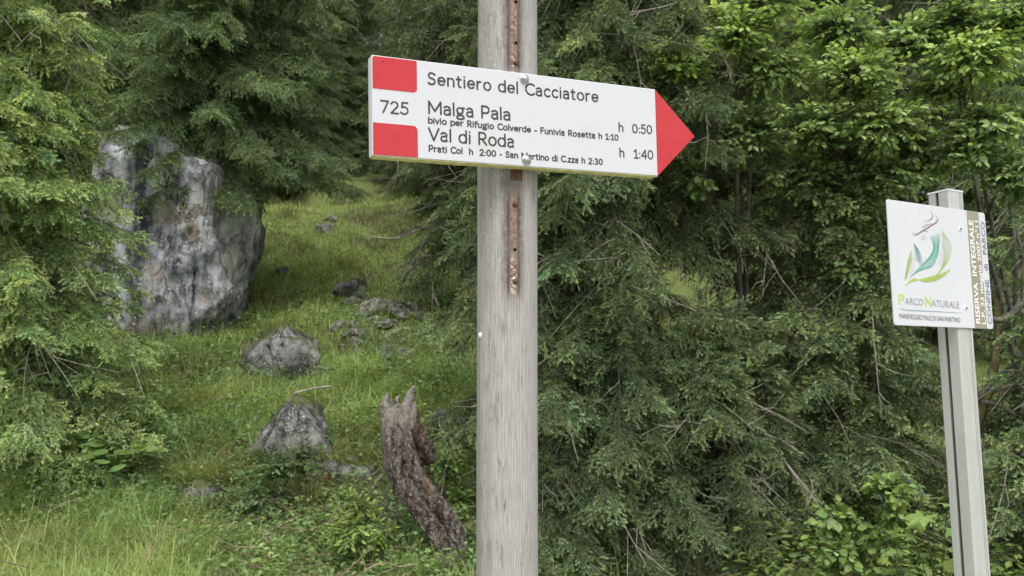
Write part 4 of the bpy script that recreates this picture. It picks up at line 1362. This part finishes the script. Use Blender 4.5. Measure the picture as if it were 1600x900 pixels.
def build_signpost():
    global post_z, P_AX
    R_P = .0497
    # the post stands behind the board: board thickness .021, contact where the two touch
    d = at(809, 330, 1.0) - EYE
    u_c = uvb(811, 190)[0]
    contact = B_O + B_R @ np.array([u_c, .0215, .075])
    centre = contact + B_R[:, 1] * R_P
    cx, cy = centre[0], centre[1]
    for _ in range(20):                                     # slide along the board until the post lies under its middle line
        a, b, _d = proj(np.array([cx, cy, 1.55]))
        k = (792.5 - a) / F_PX * cy
        cx += k * B_R[0, 0]; cy += k * B_R[1, 0]
    root = thing('trail_signpost', 'round weathered wooden post carrying a white arrow board with red ends', 'trail signpost', (cx, cy, 0))
    root.rotation_euler = (0, 0, 0)
    CY = cy - R_P

    def post_z(py):
        r = ray(806, py); return float(1.6 + r[2] * CY)
    globals()['post_z'] = post_z
    # post: a long round pole with slight flats and a chamfered top
    g = Geo()
    zs_ = np.concatenate([np.linspace(-.4, 2.58, 120), [2.6, 2.6]])
    sides = 72
    a = np.arange(sides) * 2 * math.pi / sides
    V = []
    for i, z_ in enumerate(zs_):
        rr = R_P * (.9 if i == len(zs_) - 2 else (.0001 if i == len(zs_) - 1 else 1))
        for t in a:
            q = rr * (1 + .006 * math.sin(3 * t + z_ * 1.2) + .005 * noise.noise(Vector((math.cos(t) * 2, math.sin(t) * 2, z_ * 1.5))) + .004 * noise.noise(Vector((t * 9, z_ * .8, 3))))
            V.append((q * math.sin(t), -q * math.cos(t), z_))
    n = len(zs_)
    i = np.arange(n - 1)[:, None] * sides; j = np.arange(sides)[None]
    F = np.stack([i + j, i + (j + 1) % sides, i + sides + (j + 1) % sides, i + sides + j], -1).reshape(-1, 4)
    g.add(np.array(V), F)
    g.obj('post', wood_post_material(), root, smooth=True)

    inv = Matrix.Translation((-cx, -cy, 0))
    BM = inv @ mat4(B_R, B_O)
    t = NT('white sign paint')
    nz = t.noise(t.coord(), 60, 5, .6); n2 = t.noise(t.coord(), 9, 4)
    c = t.mix(t.step(n2, .60, .8), (.585, .597, .63), (.55, .55, .535))
    c = t.mix(t.math('MULTIPLY', t.step(t.noise(t.coord((14, 14, 22), (3, 0, 7)), 1.0, 4), .66, .74), .22), c, (.55, .40, .24))
    c = t.mix(t.math('MULTIPLY', t.step(t.noise(t.coord((130, 130, 130)), 1.0, 3), .70, .74), .5), c, (.34, .33, .31))
    t.bump(nz, .25, .0015)
    m_white = t.done(c, .7, 0, .2)
    t = NT('red sign paint')
    c = t.mix(t.noise(t.coord(), 12, 5), (.47, .036, .046), (.54, .058, .068))
    c = t.mix(t.math('MULTIPLY', t.step(t.noise(t.coord((90, 90, 90)), 1.0, 3), .69, .73), .6), c, (.20, .02, .025))
    t.bump(t.noise(t.coord(), 70, 5), .3, .002)
    m_red = t.done(c, .75, 0, .2)
    m_algae = plain('algae on the lower edge', (.50, .50, .20), .8, 0, .2, .25, 60)
    m_ink = plain('dark routed letters', (.05, .05, .055), .6, 0, .3, .15, 80)
    m_zinc = plain('zinc bolt', (.55, .57, .57), .35, .85, .5, .2, 150, .2)
    m_rust = plain('rusty iron', (.13, .075, .05), .75, .35, .3, .35, 200, .4)
    m_dark = plain('bore hole', (.008, .007, .006), .95, 0, .05)
    m_pin = plain('white plastic pin', (.75, .75, .72), .4, 0, .4)
    W, HT, TH, TIP = .494, .150, .0212, .0795
    g = Geo()
    prism(g, rrect(0, 0, W, HT, (.0016, 0, 0, .0016), 3), 0, TH, bev=.0011)
    board = g.obj('arrow_board', m_white, root, matrix=BM, smooth=False)
    g = Geo()
    prism(g, [(W + .0003, 0), (W + TIP, HT / 2), (W + .0003, HT)], .0003, TH - .0003, bev=.0009)
    g.obj('arrow_tip', m_red, board)
    u1 = uvb(651, 100)[0]
    g = Geo(); prism(g, rrect(.0012, uvb(600, 139)[1] - .0006, u1, HT - .0014, (.001, .006, .001, .004)), -.0004, .001); g.obj('red_patch', m_red, board)
    g = Geo(); prism(g, rrect(.0012, .0014, uvb(653, 240)[0], uvb(600, 193)[1] + .0004, (.002, .001, .007, .001)), -.0004, .001); g.obj('red_patch', m_red, board)
    # algae film with small drips under the board
    g = Geo(); rng = np.random.default_rng(2)
    us = np.linspace(.002, W - .001, 90)
    lo = -.0006 - .0012 * np.abs(np.array([noise.noise(Vector((u * 40, 2, 0))) for u in us]))
    V = []
    for k, u in enumerate(us):
        V += [(u, .0006, -.0005), (u, .0006, lo[k] - .0004), (u, TH - .0005, lo[k] - .0004), (u, TH - .0005, -.0005)]
    b = np.arange(len(us) - 1)[:, None] * 4
    g.add(np.array(V), np.concatenate([b + np.array(q) for q in ([0, 4, 5, 1], [1, 5, 6, 2], [2, 6, 7, 3], [3, 7, 4, 0])]))
    g.obj('algae_film', m_algae, board)
    g = Geo()
    px1 = 1 / 4.09
    T = [('Sentiero del Cacciatore', (668.1, 131.1), (934.7, 159.3), .0175, .0029), ('725', (594.2, 175.1), (638.7, 179), .0172, .0026),
         ('Malga Pala', (668.8, 177), (797.7, 187.8), .0185, .0029), ('bivio per Rifugio Colverde - Funivia Rosetta h 1:10', (669, 192.2), (966.2, 219.3), .0090, .0021),
         ('Val di Roda', (670, 218.7), (803.3, 230.1), .0185, .0029), ('Prati Col  h  2:00 - San Martino di C.zza h 2:30', (670, 236.3), (941.6, 257.3), .0090, .0021),
         ('h', (966.7, 205.1), (974, 205.8), .0142, .0024), ('0:50', (988.2, 207.3), (1018.9, 209.1), .0142, .0024),
         ('h', (968.2, 244.9), (975.5, 245.4), .0142, .0024), ('1:40', (990.3, 246.7), (1020.7, 248.7), .0142, .0024)]
    for body, p, q, cap, stroke in T:
        routed_text(g, body, uvb(*p), uvb(*q), cap, stroke, track=.13 if len(body) > 20 else .11)
    g.obj('lettering', m_ink, board)
    for (px, py) in ((819, 123.5), (822, 250)):
        g = Geo(); u, v = uvb(px, py)
        screw_head(g, (u, 0, v), (0, -1, 0), .0054, .0062, 24, True)
        g.obj('bolt', m_zinc, board, smooth=True)

    def on_post(px, py):
        r = ray(px, py)
        lo_, hi_ = CY - .02, CY + R_P + .02
        A = r[0] ** 2 + r[1] ** 2; Bq = -2 * (r[0] * cx + r[1] * cy); Cq = cx ** 2 + cy ** 2 - R_P ** 2
        tt = (-Bq - math.sqrt(max(0, Bq * Bq - 4 * A * Cq))) / (2 * A)
        p = EYE + r * tt
        nn = np.array([p[0] - cx, p[1] - cy, 0]); nn /= np.linalg.norm(nn)
        return p - np.array([cx, cy, 0]), nn
    for (px, py) in ((804.5, 320), (804.5, 440), (806, 98)):
        p, nn = on_post(px, py); g = Geo(); screw_head(g, p, nn, .0046, .0042, 16); g.obj('nail', m_rust, root, smooth=True)
    for (px, py) in ((804.5, 390), (806, 67), (806, 3)):
        p, nn = on_post(px, py); g = Geo(); tube(g, [p - nn * .004, p + nn * .0004], [.0031, .0027], 14); g.obj('bore_hole', m_dark, root)
    p, nn = on_post(750.5, 524); g = Geo(); screw_head(g, p, nn, .0052, .003, 20); g.obj('pin', m_pin, root, smooth=True)
    p, nn = on_post(807, 273); g = Geo()
    ta = np.cross([0, 0, 1.0], nn)
    q = [p + ta * sx * .0095 + np.array([0, 0, sz_ * .0085]) + nn * k for k in (-.002, .0016) for sx, sz_ in ((-1, -1), (1, -1), (1, 1), (-1, 1))]
    g.add(np.array(q), [(3, 2, 1, 0), (4, 5, 6, 7), (0, 1, 5, 4), (1, 2, 6, 5), (2, 3, 7, 6), (3, 0, 4, 7)])
    screw_head(g, p + nn * .0016, nn, .0042, .003, 6)
    g.obj('square_washer', m_rust, root)


def post_z(py): return 0.0


build_signpost()


# ------------------------------------------------------------------ the park boundary sign on its aluminium post
def text_geo(body, bold=0.0):
    c = bpy.data.curves.new('t', 'FONT'); c.body = body; c.resolution_u = 3; c.offset = bold; c.extrude = 0.0; c.fill_mode = 'FRONT'
    o = bpy.data.objects.new('t', c); COL.objects.link(o)
    dg = bpy.context.evaluated_depsgraph_get()
    me = bpy.data.meshes.new_from_object(o.evaluated_get(dg))
    V = np.array([v.co[:2] for v in me.vertices]); F = [tuple(p.vertices) for p in me.polygons]
    bpy.data.objects.remove(o); bpy.data.curves.remove(c); bpy.data.meshes.remove(me)
    return V, F


def flat_text(g, body, uv0, uv1, cap, col, y, bold=0.0, ref='H'):
    """printed text fitted from uv0 to uv1 along its baseline with the given cap height."""
    V, F = text_geo(body, bold)
    R_, _f = text_geo(ref, bold)
    ch = R_[:, 1].max()
    x0, x1 = V[:, 0].min(), V[:, 0].max()
    a = np.array(uv0); d = np.array(uv1) - a; L = np.linalg.norm(d); e = d / L; n = np.array([-e[1], e[0]])
    q = a + e * ((V[:, :1] - x0) / (x1 - x0) * L) + n * (V[:, 1:] / ch * cap)
    g.add(np.stack([q[:, 0], np.full(len(q), y), q[:, 1]], 1), F, col)


def build_park_sign():
    up = S_R[:, 2]
    W, HT, TH = .4101 * .788, .33 * .788, .003
    # square aluminium profile behind the plate
    uc = (uvs(1504.5, 420)[0])
    side = .0500
    o_local = np.array([uc, TH + side / 2 + .0005, 0])
    top_v = HT + .041
    zlow = (S_O + S_R @ np.array([uc, 0, 0]))[2]
    v_low = -(zlow + .35) / up[2]
    foot = S_O + S_R @ (o_local + np.array([0, 0, -(zlow) / up[2]]))
    root = thing('park_boundary_sign', 'white nature park boundary sign on a leaning square aluminium post', 'park sign', foot)
    SM = Matrix.Translation(-Vector(foot)) @ mat4(S_R, S_O)
    t = NT('weathered aluminium')
    n1 = t.noise(t.coord((60, 60, 3)), 1.5, 6, .6); n2 = t.noise(t.coord((30, 30, 14)), 1.2, 5)
    c = t.mix(n1, (.40, .415, .385), (.56, .575, .545))
    c = t.mix(t.math('MULTIPLY', t.step(n2, .5, .75), .4), c, (.36, .37, .30))
    t.bump(n1, .15, .001)
    m_alu = t.done(c, .55, .25, .5)
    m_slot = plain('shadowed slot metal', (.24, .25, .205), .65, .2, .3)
    m_plate = plain('white enamel plate', (.575, .59, .615), .6, 0, .25, .03, 8)
    m_strip = plain('olive grey print', (.275, .255, .19), .4, 0, .4, .06, 10)
    t = NT('coloured print'); m_print = t.done(t.attr(), .45, 0, .3)
    m_rivet = plain('plastic rivet', (.74, .74, .73), .4, 0, .4, .05)
    m_hole = plain('rivet core', (.03, .03, .03), .6)
    # profile outline in local (x, y): grooved faces
    h = side / 2; s = .0035; dpt = .008; r = .002

    def groove(p, d, nrm, at_, w=s, dp=dpt):
        p = np.array(p, float); d = np.array(d, float); nrm = np.array(nrm, float)
        return [p + d * (at_ - w), p + d * (at_ - w) - nrm * dp, p + d * (at_ + w) - nrm * dp, p + d * (at_ + w)]
    O = []
    O += [(-h + r, -h), *groove((-h, -h), (1, 0), (0, -1), .036, .0008, .0012), *groove((-h, -h), (1, 0), (0, -1), .041, .0008, .0012), (h - r, -h), (h, -h + r)]     # front (towards the plate)
    O += [*groove((h, -h), (0, 1), (1, 0), .025, .004), (h, h - r), (h - r, h)]
    O += [*groove((h, h), (-1, 0), (0, 1), .025, .004), (-h + r, h), (-h, h - r)]
    O += [*groove((-h, h), (0, -1), (-1, 0), .022, .0034, .010), (-h, -h + r)]
    O = np.array([np.array(o, float) for o in O]); n = len(O)
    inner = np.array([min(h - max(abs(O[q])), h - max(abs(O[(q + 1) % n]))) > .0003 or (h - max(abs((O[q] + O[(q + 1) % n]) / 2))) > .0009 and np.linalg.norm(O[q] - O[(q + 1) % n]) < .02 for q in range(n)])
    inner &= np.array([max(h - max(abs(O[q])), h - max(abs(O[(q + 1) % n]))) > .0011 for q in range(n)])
    levels = [v_low, top_v]
    g = Geo()
    V = [(o_local[0] + p[0], o_local[1] + p[1], z_) for z_ in np.linspace(v_low, top_v, 12) for p in O]
    i = np.arange(11)[:, None] * n; j = np.arange(n)[None]
    FA = np.stack([i + j, i + (j + 1) % n, i + n + (j + 1) % n, i + n + j], -1)
    g.add(np.array(V), FA[:, ~inner].reshape(-1, 4))
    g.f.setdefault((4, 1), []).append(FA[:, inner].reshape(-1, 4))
    post = g.obj('post', [m_alu, m_slot], root, matrix=SM)
    g = Geo()
    hh = h + .0008
    V = []
    for z_, q in ((top_v - .0002, hh), (top_v + .0025, hh), (top_v + .004, hh - .002)):
        V += [(o_local[0] - q, o_local[1] - q, z_), (o_local[0] + q, o_local[1] - q, z_), (o_local[0] + q, o_local[1] + q, z_), (o_local[0] - q, o_local[1] + q, z_)]
    g.add(np.array(V), [(3, 2, 1, 0), (8, 9, 10, 11)] + [(k * 4 + a, k * 4 + (a + 1) % 4, k * 4 + 4 + (a + 1) % 4, k * 4 + 4 + a) for k in range(2) for a in range(4)])
    g.obj('end_cap', m_plate, root, matrix=SM)
    g = Geo(); prism(g, rrect(0, 0, W, HT, (.006, .006, .006, .006)), 0, TH, bev=.0005)
    plate = g.obj('sign_plate', m_plate, root, matrix=SM)
    # olive strip
    ua, ub = uvs(1510.5, 400)[0] , 0
    ua = (zs(506, 185)[0] + zs(551, 836)[0]) / 2; ub = (zs(573, 195)[0] + zs(618, 840)[0]) / 2
    g = Geo(); prism(g, rrect(ua, .0006, ub, HT - .0006), -.0003, .001); g.obj('printed_strip', m_strip, plate)
    ws = ub - ua
    white, blue = (.80, .80, .78), (.16, .19, .27)
    g = Geo()
    y = -.0006

    def vert(body, xl, za, zb_, cap, col, bold):
        flat_text(g, body, (xl, zs(580, za)[1]), (xl, zs(560, zb_)[1]), cap, col, y, bold)
    vert('RISERVA  INTEGRALE', ua + ws * .46, 812, 235, ws * .36, white, .02)
    vert('L.P. 23 maggio 2007 n°11', ua + ws * .90, 815, 235, ws * .28, white, .012)
    vert('CONFINE   di   PARCO', ub + (W - ub) * .80, 812, 235, (W - ub) * .56, blue, .012)
    grey, green = (.33, .31, .36), (.42, .62, .13)
    def hz(body, a, b, cap, col, bold=0.0): flat_text(g, body, zs(*a), zs(*b), cap, col, y, bold)
    k = HT / 700.0
    hz('P', (124, 700), (157, 704), 54 * k, green, .012)
    hz('ARCO', (159, 704), (262, 711), 38 * k, grey)
    hz('N', (273, 713), (308, 716), 54 * k, green, .012)
    hz('ATURALE', (308, 716), (465, 726), 38 * k, grey)
    hz('PANEVEGGIO PALE DI SAN MARTINO', (128, 783), (469, 805), 27 * k, (.16, .15, .18))
    g.obj('lettering', m_print, plate)

    # emblem: sketchy horned head and leaves, hand-hatched
    g = Geo()
    rng = np.random.default_rng(4)
    state = [0]

    def stroke(pts, w, col, taper=True):
        P = np.array([zs(*p) for p in pts]); 
        if len(P) == 2:
            P = np.array([P[0], (P[0] + P[1]) / 2, P[1]])
        else:
            t_ = np.linspace(0, len(P) - 1, len(P) * 5); kk = np.clip(t_.astype(int), 0, len(P) - 2); u = (t_ - kk)[:, None]
            pm, p0, p1, p2 = P[np.maximum(kk - 1, 0)], P[kk], P[kk + 1], P[np.minimum(kk + 2, len(P) - 1)]
            P = .5 * (2 * p0 + (p1 - pm) * u + (2 * pm - 5 * p0 + 4 * p1 - p2) * u ** 2 + (3 * p0 - pm - 3 * p1 + p2) * u ** 3)
        state[0] += 1
        yy = -.0004 - .000004 * state[0]
        n_ = len(P); t_ = np.linspace(0, 1, n_)
        rr = w * k * .22 * ((.35 + .65 * np.sin(np.pi * np.clip(t_ * .9 + .08, 0, 1))) if taper else np.ones(n_))
        T_ = np.gradient(P, axis=0); T_ /= np.linalg.norm(T_, axis=1)[:, None] + 1e-9
        N_ = np.stack([-T_[:, 1], T_[:, 0]], 1)
        A, B = P + N_ * rr[:, None], P - N_ * rr[:, None]
        V = np.concatenate([np.stack([A[:, 0], np.full(n_, yy), A[:, 1]], 1), np.stack([B[:, 0], np.full(n_, yy), B[:, 1]], 1)])
        i_ = np.arange(n_ - 1)
        g.add(V, np.stack([i_, i_ + n_, i_ + n_ + 1, i_ + 1], 1), col)

    brown, teal, tealg, lime, olive, slate = (.24, .13, .10), (.07, .27, .28), (.12, .50, .30), (.33, .50, .07), (.36, .42, .14), (.10, .16, .19)
    for d in (0, 5, 9):
        stroke([(198 + d, 305 - d * .5), (215 + d, 318 - d), (250, 300 - d), (300, 268 - d * .5), (338, 245 - d), (347, 220)], 5, brown)
    stroke([(262, 240), (290, 232), (310, 215), (312, 195), (298, 175)], 6, brown)
    stroke([(300, 178), (314, 200), (310, 222), (285, 240)], 4, brown)
    stroke([(345, 215), (335, 240), (300, 262), (255, 272)], 5, brown)
    stroke([(325, 195), (338, 215), (330, 240)], 4, brown)
    stroke([(252, 272), (275, 258), (320, 250)], 7, brown)
    stroke([(248, 298), (262, 290), (288, 298)], 4, slate); stroke([(270, 290), (280, 292), (288, 298)], 4, slate)
    stroke([(252, 328), (258, 320), (268, 322), (272, 332), (264, 342), (254, 338), (252, 330)], 4, teal, False); stroke([(260, 330), (264, 334)], 6, tealg)
    for q in np.linspace(0, 1, 11):                      # throat: teal and green sweep
        col = teal if q < .25 or q > .8 else (tealg if q < .65 else (.09, .38, .33))
        stroke([(302 + 52 * q, 322 - 18 * q), (318 + 32 * q, 380 - 10 * q), (300 + 40 * q, 430), (240 + 70 * q, 495 - 5 * q), (183 + 60 * q, 557 - 48 * q)], 7, col)
    for q in np.linspace(0, 1, 7):                       # left leaf, dark hatch
        stroke([(205 + 2 * q, 362 + 80 * q), (235 + 12 * q, 395 + 78 * q)], 6, slate if q < .6 else teal)
        stroke([(208 + 6 * q, 365), (225 + 20 * q, 420), (236 + 22 * q, 485)], 3.4, teal)
    for q in np.linspace(0, 1, 9):
        stroke([(196 + 3 * q, 390 + 60 * q), (176 + 8 * q, 450 + 40 * q), (154 + 14 * q, 572 - 12 * q)], 4, olive if int(q * 9) % 2 else lime)
        stroke([(196 + 26 * q, 400 + 100 * q), (168 + 14 * q, 500 + 40 * q)], 3, olive)
    for q in np.linspace(0, 1, 9):                       # right leaf
        stroke([(368 + 3 * q, 285 + 14 * q), (398 + 16 * q - 30 * (1 - q), 360), (412 - 35 * (1 - q), 430), (372 - 10 * (1 - q), 500), (330 + 10 * q, 540)], 4, olive if int(q * 9) % 2 else lime)
    for q in np.linspace(0, 1, 8):
        stroke([(375 + 30 * q, 330 + 120 * q), (340 + 30 * q, 470 + 40 * q)], 3, olive)
    for q in np.linspace(0, 1, 10):                      # lower leaf
        stroke([(158 + 6 * q, 604 - 14 * q), (205 + 8 * q, 560 + 12 * q), (280 + 10 * q, 578 - 26 * q), (350, 560 - 24 * q), (412, 512 - 6 * q)], 5, lime if int(q * 10) % 3 else olive)
    for q in np.linspace(0, 1, 9):
        stroke([(290 + 100 * q, 545 - 22 * q), (325 + 60 * q, 588 - 40 * q)], 4, lime)
    stroke([(126, 726), (160, 735), (240, 740), (340, 745), (480, 753)], 7, teal)
    g.obj('emblem', m_print, plate)
    for (a_, b_) in ((1500, 357.5), (1509, 481)):
        u, v = uvs(a_, b_)
        g = Geo(); screw_head(g, (u, 0, v), (0, -1, 0), .0062, .0022, 24); rv = g.obj('rivet', m_rivet, plate, smooth=True)
        g = Geo(); screw_head(g, (u, -.0020, v), (0, -1, 0), .0026, .0012, 12); g.obj('rivet_core', m_hole, rv)


build_park_sign()
bpy.context.view_layer.update()
